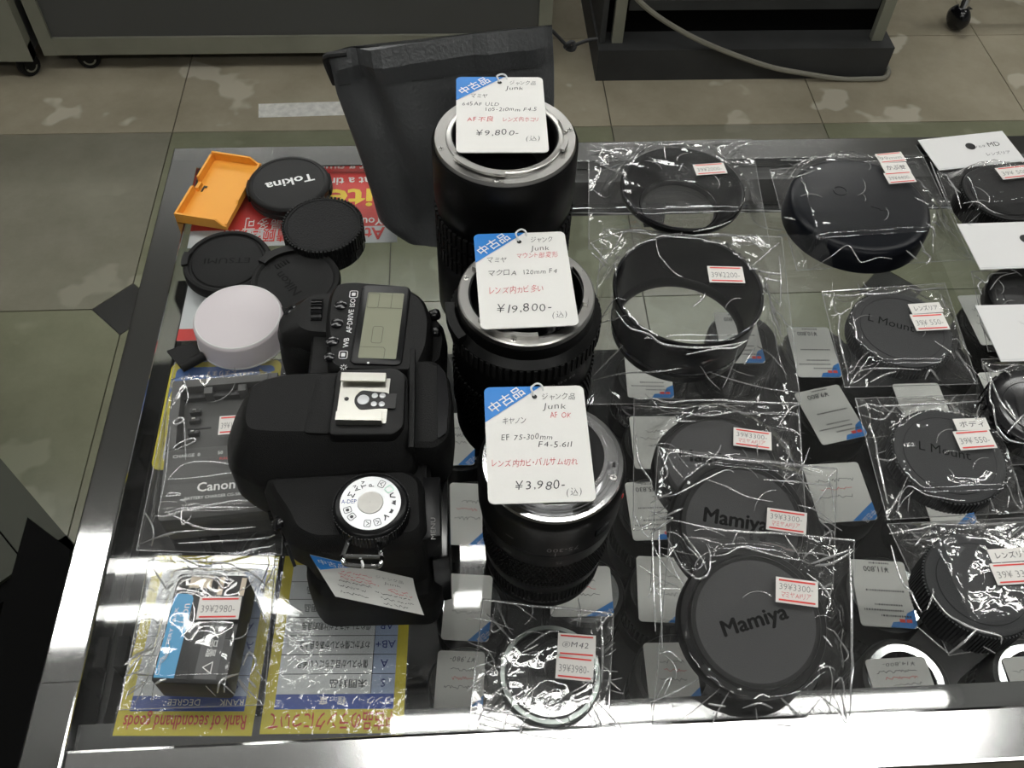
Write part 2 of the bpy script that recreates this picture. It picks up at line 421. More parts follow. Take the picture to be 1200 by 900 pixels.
c1 = cabinet(-.995, .242, 2.06, -.866, -.1, .45, 'wide dark steel cabinet on casters behind the leather pouch')
caster(c1, -.905, 2.095, .027, .25); caster(c1, .15, 2.12, .027, 1.2)
c0 = cabinet(-1.85, -1.012, 2.03, -.862, -.1, .45, 'dark steel cabinet on casters beside the wider cabinet', .06, .04)
caster(c0, -1.045, 2.065, .027, .9)

pc = thing('rack_cabinet', 'black rack cabinet on a plinth with wire grille front', 'cabinet', (.73, 2.2, FLOOR))
def BB(name, a, b, m_, par=pc):
    l = pc.location if par is pc else Vector((0, 0, 0))
    return MB().box(tuple(Vector(a) - pc.location), tuple(Vector(b) - pc.location)).obj(name, m_, par, 0)
x0, x1, yf = .356, 1.098, 2.009
MB().loft([[(x0 - .73, yf - 2.2, .0005), (x1 - .73, yf - 2.2, .0005), (x1 - .73, .45, .0005), (x0 - .73, .45, .0005)], [(x0 - .73, yf - 2.2, .086), (x1 - .728, yf - 2.2, .086), (x1 - .728, .45, .086), (x0 - .73, .45, .086)]]).obj('plinth', 'plinth', pc, 0)
BB('back_box', (x0 + .02, yf + .08, FLOOR + .087), (x1 - .02, yf + .45, -.25), 'void_black')
BB('side_panel', (x0 + .005, yf + .03, FLOOR + .087), (x0 + .018, yf + .45, -.25), 'plinth')
BB('post', (x0 + .035, yf + .03, FLOOR + .087), (x0 + .062, yf + .05, -.25), 'cabinet_frame')
BB('post', (x1 - .05, yf + .03, FLOOR + .087), (x1 - .022, yf + .05, -.25), 'cabinet_frame')
gf = BB('grille_frame', (x0 + .07, yf + .045, FLOOR + .165), (x1 - .055, yf + .06, FLOOR + .19), 'plinth')
BB('grille_post', (x0 + .07, yf + .045, FLOOR + .19), (x0 + .09, yf + .06, -.25), 'plinth')
BB('grille_post', (x1 - .075, yf + .045, FLOOR + .19), (x1 - .055, yf + .06, -.25), 'plinth')
for k in range(12):
    xx = x0 + .1 + k * .047
    BB('grille_wire', (xx, yf + .052, FLOOR + .19), (xx + .003, yf + .055, -.3), 'cabinet_dark')
for zz in (FLOOR + .205, FLOOR + .3): BB('grille_wire', (x0 + .09, yf + .051, zz), (x1 - .075, yf + .054, zz + .004), 'cabinet_dark')
pts = [PY(735, -20, yf - .014), PY(748, 0, yf - .014), PY(775, 22, yf - .014), PY(815, 45, yf - .014), PY(860, 64, yf - .014), PY(905, 79, yf - .014), PY(945, 86.5, yf - .014)]
pts += [P(x_, y_, FLOOR + .0075) for x_, y_ in ((985, 92.5), (1015, 92.5), (1034, 89))]
pts += [Vector((1.112, 2.016, FLOOR + .0075)), Vector((1.118, 2.05, FLOOR + .0075)), Vector((1.118, 2.2, FLOOR + .0075)), Vector((1.12, 2.5, FLOOR + .0075))]
for q_ in pts[7:10]: q_.y = min(q_.y, yf - .012)
def smooth_path(p, n=8):
    p = [Vector(q) for q in p]; out = []
    for i in range(len(p) - 1):
        a, b, c, d = p[max(0, i - 1)], p[i], p[i + 1], p[min(len(p) - 1, i + 2)]
        for k in range(n):
            t = k / n; out.append(.5 * ((2 * b) + (c - a) * t + (2 * a - 5 * b + 4 * c - d) * t * t + (3 * b - a - 3 * c + d) * t ** 3))
    return out + [p[-1]]
tag_(MB().tube(smooth_path(pts), .0065, 8).obj('power_cable', 'cable_grey'), 'grey cable trailing over the plinth onto the floor', 'cable')
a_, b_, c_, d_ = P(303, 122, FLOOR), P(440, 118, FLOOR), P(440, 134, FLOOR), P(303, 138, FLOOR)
tp = thing('floor_reflection_strip', 'white strip painted as a bright reflection on the beige floor behind the counter', 'painted reflection', (a_.x, a_.y, FLOOR))
MB().prism([((q_ - a_).x, (q_ - a_).y) for q_ in (d_, c_, b_, a_)], .0002, .0008).obj('strip', 'reflection_white', tp, 0)  # floor reflection put in as a thin white strip
# trolley foot with a shiny caster
t = thing('trolley', 'trolley foot with a black shiny caster wheel on the beige floor', 'trolley', P(1117, 34, FLOOR))
l = t.location
MB().lathe([(.001, -.02), (.02, -.02), (.031, -.012), (.034, 0), (.031, .012), (.02, .02), (.001, .02)], 28, 0, T(0, .0, .0345, .35) @ Matrix.Rotation(PI / 2, 4, 'Y')).obj('caster', 'black_gloss', t)
MB().box((.012, -.012, .02), (.026, .012, .06), 0, T(0, 0, 0, .35)).obj('caster_cover', 'chrome', t, 0)
MB().tube([(0, 0, .062), (.004, .01, .1)], .012, 12).obj('stem', 'chrome', t)
MB().tube([(-.12, .05, .112), (.6, .05, .112)], .022, 12).obj('foot_bar', 'black_gloss', t)
MB().tube([(.5, .05, .112), (.5, .05, .7)], .018, 12).obj('upright', 'black_gloss', t)

# ---------------------------------------------------------------- lower cabinet beside the counter
zc = -.5
a = P(86, 641, zc); b = P(0, 540, zc); e1 = (b - a).normalized(); e2 = Vector((-e1.y, e1.x, 0))
if e2.y > 0: e2 = -e2
M = frame(a, e1, Vector((0, 0, 1)).cross(e1)); 
sgn = 1 if (M.to_3x3() @ Vector((0, 1, 0))).dot(e2) > 0 else -1
t = thing('low_showcase', 'low black showcase with a grey green steel frame beside the counter', 'showcase', (a.x, a.y, FLOOR))
Mi = Matrix.Translation((-a.x, -a.y, -FLOOR)) @ M
def LB(name, x0_, x1_, y0_, y1_, z0_, z1_, m_):
    y0_, y1_ = sorted((y0_ * sgn, y1_ * sgn)); return MB().box((x0_, y0_, z0_), (x1_, y1_, z1_), 0, Mi).obj(name, m_, t, 0)
LB('body', .0, .9, .002, .5, FLOOR - zc + .0005, -.006, 'void_black')
LB('frame_rail', -.003, .9, -.002, .048, -.02, 0, 'frame_green')
LB('frame_post', -.003, .02, -.003, .048, FLOOR - zc + .0005, 0, 'frame_green')
LB('top_panel', .02, .9, .05, .5, -.0055, -.0005, 'frame_green')
MB().prism([((q_ - a).x, (q_ - a).y) for q_ in (P(83, 645, zc), P(33, 607, zc), P(-4, 740, zc), P(-90, 980, zc), P(40, 930, zc))][::-1], zc - FLOOR + .0003, zc - FLOOR + .002).obj('inset_panel', 'void_black', t, 0)

# ---------------------------------------------------------------- the glass counter
CX0, CX1, CY0, CY1 = -.226, .78, .117, .614
ct = thing('glass_counter', 'glass topped display counter with steel edge rails', 'counter', (.28, .365, FLOOR))
def CB(name, a, b, m_, bev=0, par=ct):
    mb = MB(); o = ct.location
    a = Vector(a) - o; b = Vector(b) - o
    if bev: mb.prism([(a.x, a.y), (b.x, a.y), (b.x, b.y), (a.x, b.y)], a.z, b.z, bev=bev)
    else: mb.box(a, b)
    return mb.obj(name, m_, par, 0)
CB('side_rail', (CX0, CY0 + .0005, -.03), (-.2045, .5985, .0015), 'steel', .0012)
CB('side_rail', (.7595, CY0, -.03), (CX1, .5985, .0015), 'steel', .0012)
CB('rail_corner', (CX0, .1, -.03), (-.2045, .181, .0022), 'steel', .0012)
CB('back_rail', (CX0, .5895, -.022), (CX1, CY1, .0014), 'steel', .0012)
CB('front_rail', (-.2044, CY0, -.03), (.7594, .1455, .0022), 'steel_front', .002)
CB('glass_top', (-.2043, .1457, -.006), (.7593, .589, 0), 'counter_glass')
CB('inner_lip', (-.204, .1457, -.016), (.759, .1605, -.0072), 'strip_grey')
CB('inner_lip', (-.204, .574, -.03), (.759, .589, -.0072), 'strip_grey')
for x in (-.05, .155, .345, .53): CB('lip_bracket', (x, .566, -.05), (x + .016, .586, -.031), 'black_matte')
CB('side_wall', (CX0 + .002, .118, FLOOR + .001), (-.206, .61, -.03), 'wall_dark')
CB('side_wall', (.762, .118, FLOOR + .001), (CX1 - .002, .61, -.03), 'wall_dark')
CB('side_strip', (-.2058, .15, -.25), (-.202, .57, -.035), 'strip_grey')
for y in (.2, .34, .48): CB('side_upright', (-.2019, y, -.255), (-.196, y + .018, -.031), 'black_gloss')
CB('front_panel', (CX0 + .002, .119, FLOOR + .001), (CX1 - .002, .1305, -.03), 'wall_dark')
CB('front_pane', (-.205, .602, -.262), (.76, .607, -.0225), 'pane_glass')
CB('lower_front', (-.205, .602, FLOOR + .001), (.76, .607, -.263), 'wall_dark')
CB('shelf', (-.2045, .131, -.272), (.7605, .601, -.262), 'shelf_dark')
MB().tube([(-.2 - .28, .586 - .365, -.046 - FLOOR), (.755 - .28, .586 - .365, -.046 - FLOOR)], .0065, 14).obj('lamp_bar', 'chrome', ct)
CB('lamp_bar_bracket', (.365, .58, -.06), (.392, .598, -.031), 'black_gloss')

# ================================================================ standing lenses
def knurl(mb, r, z0, z1, n, wd=.6, d=.0008, mi=0, rows=1, gap=.25):
    """raised ribs round a ring"""
    h = (z1 - z0) / rows
    for j in range(rows):
        for i in range(n):
            a0 = 2 * PI * (i + (0.5 if j % 2 and rows > 3 else 0)) / n; a1 = a0 + 2 * PI / n * wd
            za, zb = z0 + j * h, z0 + (j + 1 - (gap if rows > 1 else 0)) * h
            v = []
            for rr in (r - .0003, r + d):
                for a in (a0, a1):
                    for z in (za, zb): v.append((rr * math.cos(a), rr * math.sin(a), z))
            mb.add(v, [(4, 6, 7, 5), (0, 4, 5, 1), (2, 3, 7, 6), (1, 5, 7, 3), (0, 2, 6, 4)], mi)
def screws(t, r, z, angs, rad=.0019):
    for a in angs:
        s = MB(); M = T(r * math.cos(a), r * math.sin(a), z, a)
        s.lathe([(rad, 0), (rad, .0002), (rad * .6, .0004), (.0001, .0004)], 12, 0, M)
        s.box((-rad * .75, -rad * .12, .00041), (rad * .75, rad * .12, .00046), 1, M); s.box((-rad * .12, -rad * .75, .00041), (rad * .12, rad * .75, .00046), 1, M)
        s.obj('screw', ['mount_steel', 'inner_black'], t)
def arc_wedge(mb, r0, r1, z0, z1, a0, a1, n=16, mi=0):
    rings = []
    for i in range(n + 1):
        a = a0 + (a1 - a0) * i / n; c, s = math.cos(a), math.sin(a)
        rings.append([(r0 * c, r0 * s, z0), (r1 * c, r1 * s, z0), (r1 * c, r1 * s, z1), (r0 * c, r0 * s, z1)])
    mb.loft(rings, mi)
def ring_text(mb, s, r, z, size, a0, mi=0, flip=True, sx=1.0):
    """letters round a barrel; flip: read from above with their feet up, as on a lens standing on its front"""
    a = a0
    for ch in s:
        if ch == ' ': a += .5 * size / r; continue
        v, f, wd = glyphs(ch)
        vv = []
        for (x, y, _) in v:
            t_ = a + (x * size * sx) / r * (1 if not flip else 1)
            zz = z - y * size if flip else z + y * size
            t2 = -t_ if flip else t_
            vv.append(((r + .0002) * math.cos(t2), (r + .0002) * math.sin(t2), zz))
        mb.add(vv, f, mi); a += (wd + .12) * size * sx / r

# lens 1: tall, wide mount
c = P(592, 160, .14); R1 = .0437
l1 = thing('camera_lens', 'tallest black lens standing mount up against the leather pouch', 'lens', (c.x, c.y, 0))
b = MB(); b.lathe([(.040, .0005), (R1 - .001, .001), (R1, .004), (R1, .05), (R1 - .0015, .052), (R1 - .0015, .094), (R1 - .0005, .096), (R1 - .0005, .1), (R1, .101), (R1, .1365), (R1 - .001, .138)], 72, cap0=True); b.obj('barrel', 'barrel', l1)
k = MB(); knurl(k, R1 - .0012, .056, .092, 62, .62, .0012, 0, 3, .18); k.obj('grip_ring', 'rubber', l1)
k = MB(); ring_text(k, '105 135 150 180 210', R1, .049, .004, -PI * .1 + PI / 2 - 1.2); k.obj('scale_print', 'ink_white', l1)
m = MB(); m.lathe([(R1 - .0012, .1375), (R1 - .0022, .1400), (.0352, .1400), (.0348, .1385)], 72)
m.obj('mount_flange', 'mount_steel', l1)
m = MB(); m.lathe([(.0350, .139), (.0350, .1412), (.0345, .1416), (.0318, .1416), (.0315, .141), (.0315, .135)], 72); m.obj('mount_collar', 'mount_steel', l1)
for a0, a1 in ((-2.55, -1.62), (-.45, .35), (1.3, 2.3)):
    m = MB(); arc_wedge(m, .0345, .0372, .1412, .1428, a0, a1); m.obj('bayonet_tab', 'mount_steel', l1)
m = MB(); m.lathe([(.0315, .1412), (.0312, .1412), (.0302, .139), (.0298, .118), (.001, .116)], 60); m.obj('inner_tube', 'inner_black', l1)
m = MB(); m.lathe([(.021, .1165), (.0205, .118), (.016, .1205), (.008, .1222), (.0002, .1226)], 40); m.obj('rear_element', 'black_gloss', l1)
screws(l1, .0391, .1400, (math.radians(-100), math.radians(195), math.radians(8), math.radians(62), math.radians(130)))
m = MB(); m.lathe([(.0011, 0), (.0011, .0015), (.0003, .0018)], 10, 0, T(.036, .0, .1425)); m.obj('contact_pin', 'mount_steel', l1)

# lens 2: macro with aperture ring
c = P(617, 342, .116); R2 = .0408
l2 = thing('camera_lens', 'black lens with a slim silver mount between the two other standing lenses', 'lens', (c.x, c.y, 0))
b = MB(); b.lathe([(.036, .0005), (.0395, .001), (R2 - .0005, .004), (R2 - .0005, .088), (R2 + .001, .089), (R2 + .0012, .1), (R2 - .0005, .1015), (R2 - .003, .1035), (R2 - .003, .110), (.0372, .112)], 72, cap0=True); b.obj('barrel', 'barrel', l2)
k = MB(); knurl(k, R2, .03, .066, 84, .5, .0009, 0, 12, .35); k.obj('focus_ring', 'rubber', l2)
k = MB(); knurl(k, R2 + .0011, .0895, .0995, 70, .55, .0008); k.obj('aperture_ring', 'black_matte', l2)
k = MB(); ring_text(k, '0.4 0.45 0.5 ft 1.6 DXE', R2, .083, .0032, PI * .28); ring_text(k, '32 22 16 11 8 5.6 4', R2 + .0012, .0985, .0035, PI * .75); k.obj('scale_print', 'ink_grey', l2)
m = MB(); m.lathe([(.0374, .1115), (.0374, .1148), (.0366, .1155), (.0318, .1155), (.0314, .114)], 72); m.obj('mount_flange', 'mount_steel', l2)
for a0, a1 in ((-2.5, -1.45), (-.35, .55), (1.6, 2.6)):
    m = MB(); arc_wedge(m, .0312, .0338, .1155, .1185, a0, a1); m.obj('bayonet_tab', 'mount_steel', l2)
m = MB(); m.lathe([(.0316, .1153), (.0308, .1150), (.0302, .098), (.024, .094), (.0005, .093)], 60); m.obj('inner_tube', 'inner_black', l2)
m = MB(); m.lathe([(.02, .0935), (.019, .0955), (.012, .098), (.0002, .099)], 40); m.obj('rear_element', 'black_gloss', l2)
screws(l2, .0346, .1155, (math.radians(25), math.radians(160), math.radians(255)), .0017)
m = MB(); arc_wedge(m, .0395, .0445, .099, .106, math.radians(176), math.radians(212), 10); m.obj('lock_lever', 'barrel', l2)

# lens 3: zoom with bright mount
c = P(648, 536, .106); R3 = .0366
l3 = thing('camera_lens', 'black zoom lens with a bright chrome mount beside the loose adapter ring', 'lens', (c.x, c.y, 0))
b = MB(); b.lathe([(.029, .0005), (.0318, .001), (.0325, .004), (.0325, .008), (.0318, .0085), (.0322, .02), (.0332, .0215), (.0338, .03), (.0338, .031), (.0335, .0312), (.0342, .057), (.035, .0575), (.0362, .071), (.0364, .0715), (.0360, .072), (R3, .0725), (R3 + .0004, .096), (R3, .1005), (.0352, .1025)], 80, cap0=True); b.obj('barrel', 'barrel', l3)
k = MB(); knurl(k, .0336, .0318, .0565, 96, .55, .0009, 0, 9, .38); k.obj('zoom_ring', 'rubber', l3)
k = MB(); knurl(k, .0319, .009, .0195, 90, .5, .0009, 0, 1); k.obj('focus_ring', 'rubber', l3)
k = MB(); ring_text(k, '75-300', R3 + .0003, .0815, .0052, PI * .49 - .28, sx=1.05); ring_text(k, 'mm', R3 + .0003, .083, .003, PI * .49 + .62); ring_text(k, '75', .0363, .066, .0036, PI * .5 - .12); ring_text(k, '100', .0363, .066, .0036, PI * .5 + .62)
for a in (PI * .5,): k.box((R3 + .0002, -.0002, .0735), (R3 + .0006, .0002, .0765), 0, Matrix.Rotation(-a, 4, 'Z'))
k.obj('scale_print', 'ink_grey', l3)
m = MB(); arc_wedge(m, R3, R3 + .0012, .083, .088, -1.02, -.78, 8); m.obj('focus_switch', 'black_gloss', l3)
m = MB(); m.lathe([(.0014, 0), (.0013, .0006), (.0001, .0009)], 12, 0, T((R3 + .0002) * math.cos(-.42), (R3 + .0002) * math.sin(-.42), .0925, -.42) @ Matrix.Rotation(PI / 2, 4, 'Y')); m.obj('index_dot', 'cap_red_dot', l3)
m = MB(); m.lathe([(.0352, .1022), (.0345, .1040), (.0325, .1042), (.0322, .1036), (.0312, .1036), (.0309, .1042), (.0295, .1042), (.0292, .1047), (.0272, .1047), (.0270, .103)], 80); m.obj('mount_flange', 'lens_chrome', l3)
m = MB(); m.lathe([(.0272, .104), (.0272, .1088), (.0266, .1094), (.0248, .1094)], 80); m.obj('mount_collar', 'lens_chrome', l3)
for a0, a1 in ((-2.3, -1.3), (-.2, .8), (1.9, 2.9)):
    m = MB(); arc_wedge(m, .0265, .0288, .1075, .1096, a0, a1); m.obj('bayonet_tab', 'lens_chrome', l3)
m = MB(); m.lathe([(.0249, .1094), (.0245, .1092), (.0172, .1078), (.0168, .105), (.0165, .09), (.0005, .089)], 60); m.obj('inner_tube', 'black_matte', l3)
m = MB(); arc_wedge(m, .0185, .0248, .1086, .1093, -2.15, -1.0, 12); m.obj('contact_block', 'black_plastic', l3)
m = MB()
for i in range(7):
    a = -2.0 + i * .15; m.box((.0205, -.0008, .1093), (.0235, .0008, .1095), 0, Matrix.Rotation(a, 4, 'Z'))
m.obj('contact_pin', 'contact_cream', l3)
screws(l3, .0308, .1042, (math.radians(-22), math.radians(60), math.radians(150), math.radians(215)), .0017)
m = MB(); m.box((.0288, -.0012, .1042), (.0308, .0012, .1046), 0, Matrix.Rotation(math.radians(-8), 4, 'Z')); m.obj('lock_notch', 'inner_black', l3)

# ================================================================ hang tags
def corner_blue(mb, w_, h_, r, cx, cy, mi):
    """the blue printed corner with its two edges cx along the top and cy down the side"""
    pts = [(-w_ / 2 + r - r * math.sin(a), h_ / 2 - r + r * math.cos(a)) for a in [PI / 2 * k / 5 for k in range(6)]]
    flat(mb, list(reversed(pts + [(-w_ / 2, h_ / 2 - cy)])) [:0] + [(-w_ / 2 + cx, h_ / 2)] + pts + [(-w_ / 2, h_ / 2 - cy)], .0002, mi)
def hang_tag(name, label, M, w_, h_, lines, hole=(.03, .42), cx=.56, cy=.3, group=None, tie=True, kanji=.125, paper='paper', thick=.0006, asp=1.0):
    """a rounded price tag; lines: (pen, text, x, y, size, width) in parts of the tag's width"""
    t = thing(name, label, 'price tag', M=M, group=group)
    r = w_ * .06; ys = (h_ / w_) / asp; cy *= ys
    if hole: hole = (hole[0], hole[1] * ys)
    lines = [(pen, s, x, y * ys, sz * ys ** .8, wd) for pen, s, x, y, sz, wd in lines]
    b = MB(); b.prism(rrect(w_, h_, r), -thick, 0); b.obj('card', paper, t, 0)
    if cx:
        c = MB(); corner_blue(c, w_, h_, r, cx * w_, cy * w_, 0); c.obj('blue_corner', 'tag_blue', t, 0)
        k = MB(); a = math.atan2(cy, cx); 
        write(k, '中古品', -w_ / 2 + w_ * (cx * .5 - .035 * math.sin(a) - .02), h_ / 2 - w_ * (cy * .5 - .032 * math.cos(a) + .016), w_ * kanji * ys ** .6, width=w_ * .4, rot=a, z=.0004, thin=.012, align='c'); k.obj('corner_print', 'brand_white', t, 0)
    by = {}
    for pen, s, x, y, sz, wd in lines:
        by.setdefault(pen, MB())
        fn = hand if pen.startswith('pen') else write
        fn(by[pen], s, -w_ / 2 + x * w_, h_ / 2 - y * w_, sz * w_, wd * w_ if wd else None)
    for pen, mb in by.items(): mb.obj('handwriting' if pen.startswith('pen') else 'printed_text', pen, t, 0)
    if hole:
        hx, hy = hole[0] * w_, h_ / 2 - hole[1] * w_
        m_ = MB(); flat(m_, circ(w_ * .026, 16, hx, hy), .00025); m_.obj('hole', 'inner_black', t, 0)
        if tie:
            m_ = MB(); L_ = tie if isinstance(tie, float) else .008
            m_.tube(smooth_path([(hx, hy, -.001), (hx - .0008, hy + .002, .0012), (hx - .0015, hy + L_ * .6, .0025), (hx + .0018, hy + L_, .002), (hx + .0045, hy + L_ * .75, .001), (hx + .004, hy + L_ * .2, -.0035)], 5), .00055, 6); m_.obj('string_loop', 'nylon_tie', t)
    return t
M, w_, h_ = quad((536, 91), (639, 90), (640, 179), (533, 178), .1440)
hang_tag('price_tag', 'white tag with blue corner priced 9,800 lying on the tallest lens', M, w_, h_, [
    ('pen_black', 'ジャンク品', .62, .12, .075, .3), ('pen_black', 'Junk', .56, .2, .08, .22), ('pen_black', 'マミヤ', .17, .32, .08, .2), ('pen_black', '645AF ULD', .07, .44, .075, .42),
    ('pen_black', '105-210mm F4.5', .33, .52, .075, .58), ('pen_red', 'AF不良', .12, .67, .085, .3), ('pen_red', 'レンズ内ホコリ', .52, .67, .075, .4),
    ('pen_black', '¥9,800-', .22, .87, .12, .48), ('pen_black', '(込)', .76, .94, .085, .16)], hole=(.0, .09), cx=.56, cy=.36, tie=.006, asp=1.1)
M, w_, h_ = quad((556, 275), (664, 271), (676, 381), (562, 386), .1208)
hang_tag('price_tag', 'white tag with blue corner priced 19,800 lying on the middle lens', M, w_, h_, [
    ('pen_black', 'ジャンク', .62, .12, .08, .25), ('pen_black', 'Junk', .6, .22, .08, .22), ('pen_red', 'マウント部変形', .45, .3, .075, .45), ('pen_black', 'マミヤ', .13, .34, .08, .22),
    ('pen_black', 'マクロA', .13, .49, .085, .3), ('pen_black', '120mm F4', .5, .49, .08, .36), ('pen_red', 'レンズ内カビ多い', .12, .69, .09, .57),
    ('pen_black', '¥19,800-', .18, .9, .13, .58), ('pen_black', '(込)', .74, .97, .085, .16)], hole=(-.01, .11), cx=.56, cy=.335, asp=1.06)
M, w_, h_ = quad((569, 455), (688, 451), (694, 588), (570, 590), .1108)
hang_tag('price_tag', 'white tag with blue corner priced 3,980 lying on the zoom lens', M, w_, h_, [
    ('pen_black', 'ジャンク品', .58, .14, .08, .33), ('pen_black', 'Junk', .57, .24, .085, .25), ('pen_red', 'AF OK', .64, .33, .08, .21), ('pen_black', 'キヤノン', .17, .38, .085, .24),
    ('pen_black', 'EF 75-300mm', .15, .54, .08, .5), ('pen_black', 'F4-5.6II', .5, .62, .08, .34), ('pen_red', 'レンズ内カビ・バルサム切れ', .05, .79, .08, .82),
    ('pen_black', '¥3,980-', .26, 1.01, .12, .48), ('pen_black', '(込)', .73, 1.07, .085, .15)], hole=(-.0, .11), cx=.575, cy=.36, tie=.007, asp=1.13)

# ================================================================ leather pouch
pt = thing('leather_pouch', 'black leather drawstring pouch standing behind the tallest lens', 'pouch', (.0, .52, 0))
YP = .515
Lk = [(446, 305, .497), (436, 262, .505), (424, 215, .515), (408, 150, .528), (392, 92, .54), (384, 62, .546)]
Rk = [(600, 300, .497), (636, 262, .505), (646, 215, .515), (650, 150, .528), (650, 80, .54), (647, 30, .546)]
lefts = [PY(*q) for q in Lk]; rights = [PY(*q) for q in Rk]
zb = min(lefts[0].z, rights[0].z)
rings = []; nr = 40; nu = 60
def lerp_list(a, t):
    x = t * (len(a) - 1); i = min(int(x), len(a) - 2); return a[i].lerp(a[i + 1], x - i)
H0 = .0008
for j in range(nr + 1):
    v = j / nr; A = lerp_list(lefts, v); B = lerp_list(rights, v)
    za = H0 + (lefts[-1].z - H0) * v; zb2 = H0 + (rights[-1].z - H0) * v
    th = .03 * (1 - v) ** .8 + .0012
    if v < .08: sq = .75 + .25 * math.sin(v / .08 * PI / 2)
    else: sq = 1
    ring = []
    for i in range(nu):
        a = 2 * PI * i / nu; cx = math.cos(a); sy = math.sin(a)
        u = .5 - .5 * (abs(cx) ** .55 * (1 if cx > 0 else -1)) * sq
        x = A.x + (B.x - A.x) * u; z = za + (zb2 - za) * u
        yy = YP + .012 * (1 - v) + .031 * v + th * (abs(sy) ** .8) * (-1 if sy > 0 else 1)
        n_ = noise.noise(Vector((x * 22 + 3, z * 14, sy))) * .006 + noise.noise(Vector((x * 60, z * 18 + 9, sy * 2))) * .002
        fold = (.006 * math.exp(-((u - .1 - .22 * (1 - v)) / .05) ** 2) - .004 * math.exp(-((u - .2 - .3 * (1 - v)) / .07) ** 2) + .0045 * math.exp(-((u - .62 + .25 * (1 - v)) / .06) ** 2)) * (1 if sy > 0 else 0)
        if v > .86: n_ *= .5
        ring.append((x, yy + (n_ + fold) * min(1, v * 6 + .2) - .52, z))
    rings.append(ring)
b = MB(); b.loft(rings); b.obj('body', 'leather', pt, 60)
def pouch_front(u, v):
    A = lerp_list(lefts, v); B = lerp_list(rights, v); x = A.x + (B.x - A.x) * u; z = H0 + ((lefts[-1].z - H0) * (1 - u) + (rights[-1].z - H0) * u) * v
    th = .03 * (1 - v) ** .8 + .0012
    return Vector((x, YP + .012 * (1 - v) + .031 * v - th * (1 - abs(2 * u - 1) ** 3.2) ** .8 - .52, z))
def pouch_at(u, v):          # nearest built vertex of the front side
    j = round(v * nr); tgt = pouch_front(u, v).x
    return min((Vector(p) for p in rings[j][1:nu // 2]), key=lambda p: abs(p.x - tgt))
h = MB()
hem = [[], []]
for i in range(41):
    u = .02 + .96 * i / 40
    p = pouch_at(u, .845); q = pouch_at(u, .99)
    hem[0].append(tuple(p + Vector((0, -.0012, 0)))); hem[1].append(tuple(q + Vector((0, -.0018 - .0012 * math.sin(u * 23), .0012))))
for i in range(40):
    a, b_, c, d = hem[0][i], hem[0][i + 1], hem[1][i + 1], hem[1][i]
    mid = [tuple((Vector(x) + Vector(y)) / 2 + Vector((0, -.0022, 0))) for x, y in ((a, d), (b_, c))]
    h.add([a, b_, mid[1], mid[0]], [(0, 1, 2, 3)]); h.add([mid[0], mid[1], c, d], [(0, 1, 2, 3)])
h.obj('hem', 'leather', pt, 80)
s = MB()
for i in range(64):
    u = .03 + .94 * i / 64; p = pouch_at(u, .85) + Vector((0, -.0022, -.0005)); q = pouch_at(min(.98, u + .009), .85) + Vector((0, -.0022, -.0005))
    s.tube([p, q], .00035, 4)
s.obj('stitching', 'cord_black', pt, 0)
kx = lefts[-1]
s = MB(); s.tube(smooth_path([(kx.x + .002, kx.y - .522, kx.z - .022), (kx.x - .001, kx.y - .523, kx.z - .008), (kx.x - .001, kx.y - .524, kx.z - .0005), (kx.x + .004, kx.y - .525, kx.z + .002), (kx.x + .013, kx.y - .5245, kx.z + .0025)], 5), .0022, 8)
s.obj('drawstring', 'cord_black', pt)
kx = rights[-1]
kp = [(647, 36), (655, 44), (663, 52), (671, 56), (676, 52), (690, 47), (700, 46)]
s = MB(); s.tube(smooth_path([PY(x_, y_, .548) - Vector((0, .52, 0)) for x_, y_ in kp], 5), .0012, 8)
kn = PY(668, 54, .548) - Vector((0, .52, 0))
s.tube(smooth_path([kn + Vector((.003 * math.cos(a_), .001 * math.sin(a_ * 2), .0025 * math.sin(a_))) for a_ in [k_ * .7 for k_ in range(12)]], 3), .0016, 8)
s.obj('drawstring', 'cord_black', pt)

# ================================================================ loose caps
def cap_at(px, py, z): return P(px, py, z)
def cap_thing(name, label, px, py, zt, rz=0, tilt=None, z0=.0004):
    c = P(px, py, zt); M = T(c.x, c.y, z0, rz)
    if tilt: M = tilt
    return thing(name, label, 'lens cap', M=M)
# white lettered snap cap
t = cap_thing('lens_cover', 'black snap lens cap with white maker lettering beside the orange tray', 338, 213, .012, math.radians(180))
R_ = .0312
b = MB(); b.lathe([(R_ - .002, 0), (R_, .0008), (R_, .004), (R_ - .0008, .0048), (R_, .0055), (R_, .0098), (R_ - .0012, .0112), (R_ - .003, .0118), (R_ - .004, .0118), (R_ - .0043, .0114), (.0002, .0114)], 72, cap0=True); b.obj('disc', 'black_plastic', t)
for s_ in (1, -1):
    b = MB(); arc_wedge(b, R_ - .002, R_ + .0012, .003, .0088, (0 if s_ > 0 else PI) - .3 + .1, (0 if s_ > 0 else PI) + .3 + .1, 10); b.obj('latch_tab', 'black_matte', t)
b = MB(); write(b, 'Tokina', 0, -.004, .0115, width=.037, z=.01155, align='c', thin=.02, rot=math.radians(17)); b.obj('lettering', 'brand_white', t, 0)
# ribbed rear cap
t = cap_thing('rear_lens_cap', 'deep ribbed black rear lens cap beside the white lettered cap', 378, 263, .022, .4)
R_ = .0282
b = MB(); b.lathe([(R_ - .001, 0), (R_, .001), (R_, .0205), (R_ - .001, .022), (R_ - .0028, .0224), (R_ - .0032, .0219), (.0002, .0219)], 80, cap0=True); b.obj('disc', 'black_textured', t)
b = MB(); knurl(b, R_ - .0002, .011, .0222, 64, .55, .0011); b.obj('grip_ribs', 'black_plastic', t)
b = MB(); knurl(b, R_ - .0002, .002, .0095, 18, .5, .0009); b.obj('side_lugs', 'black_satin', t)
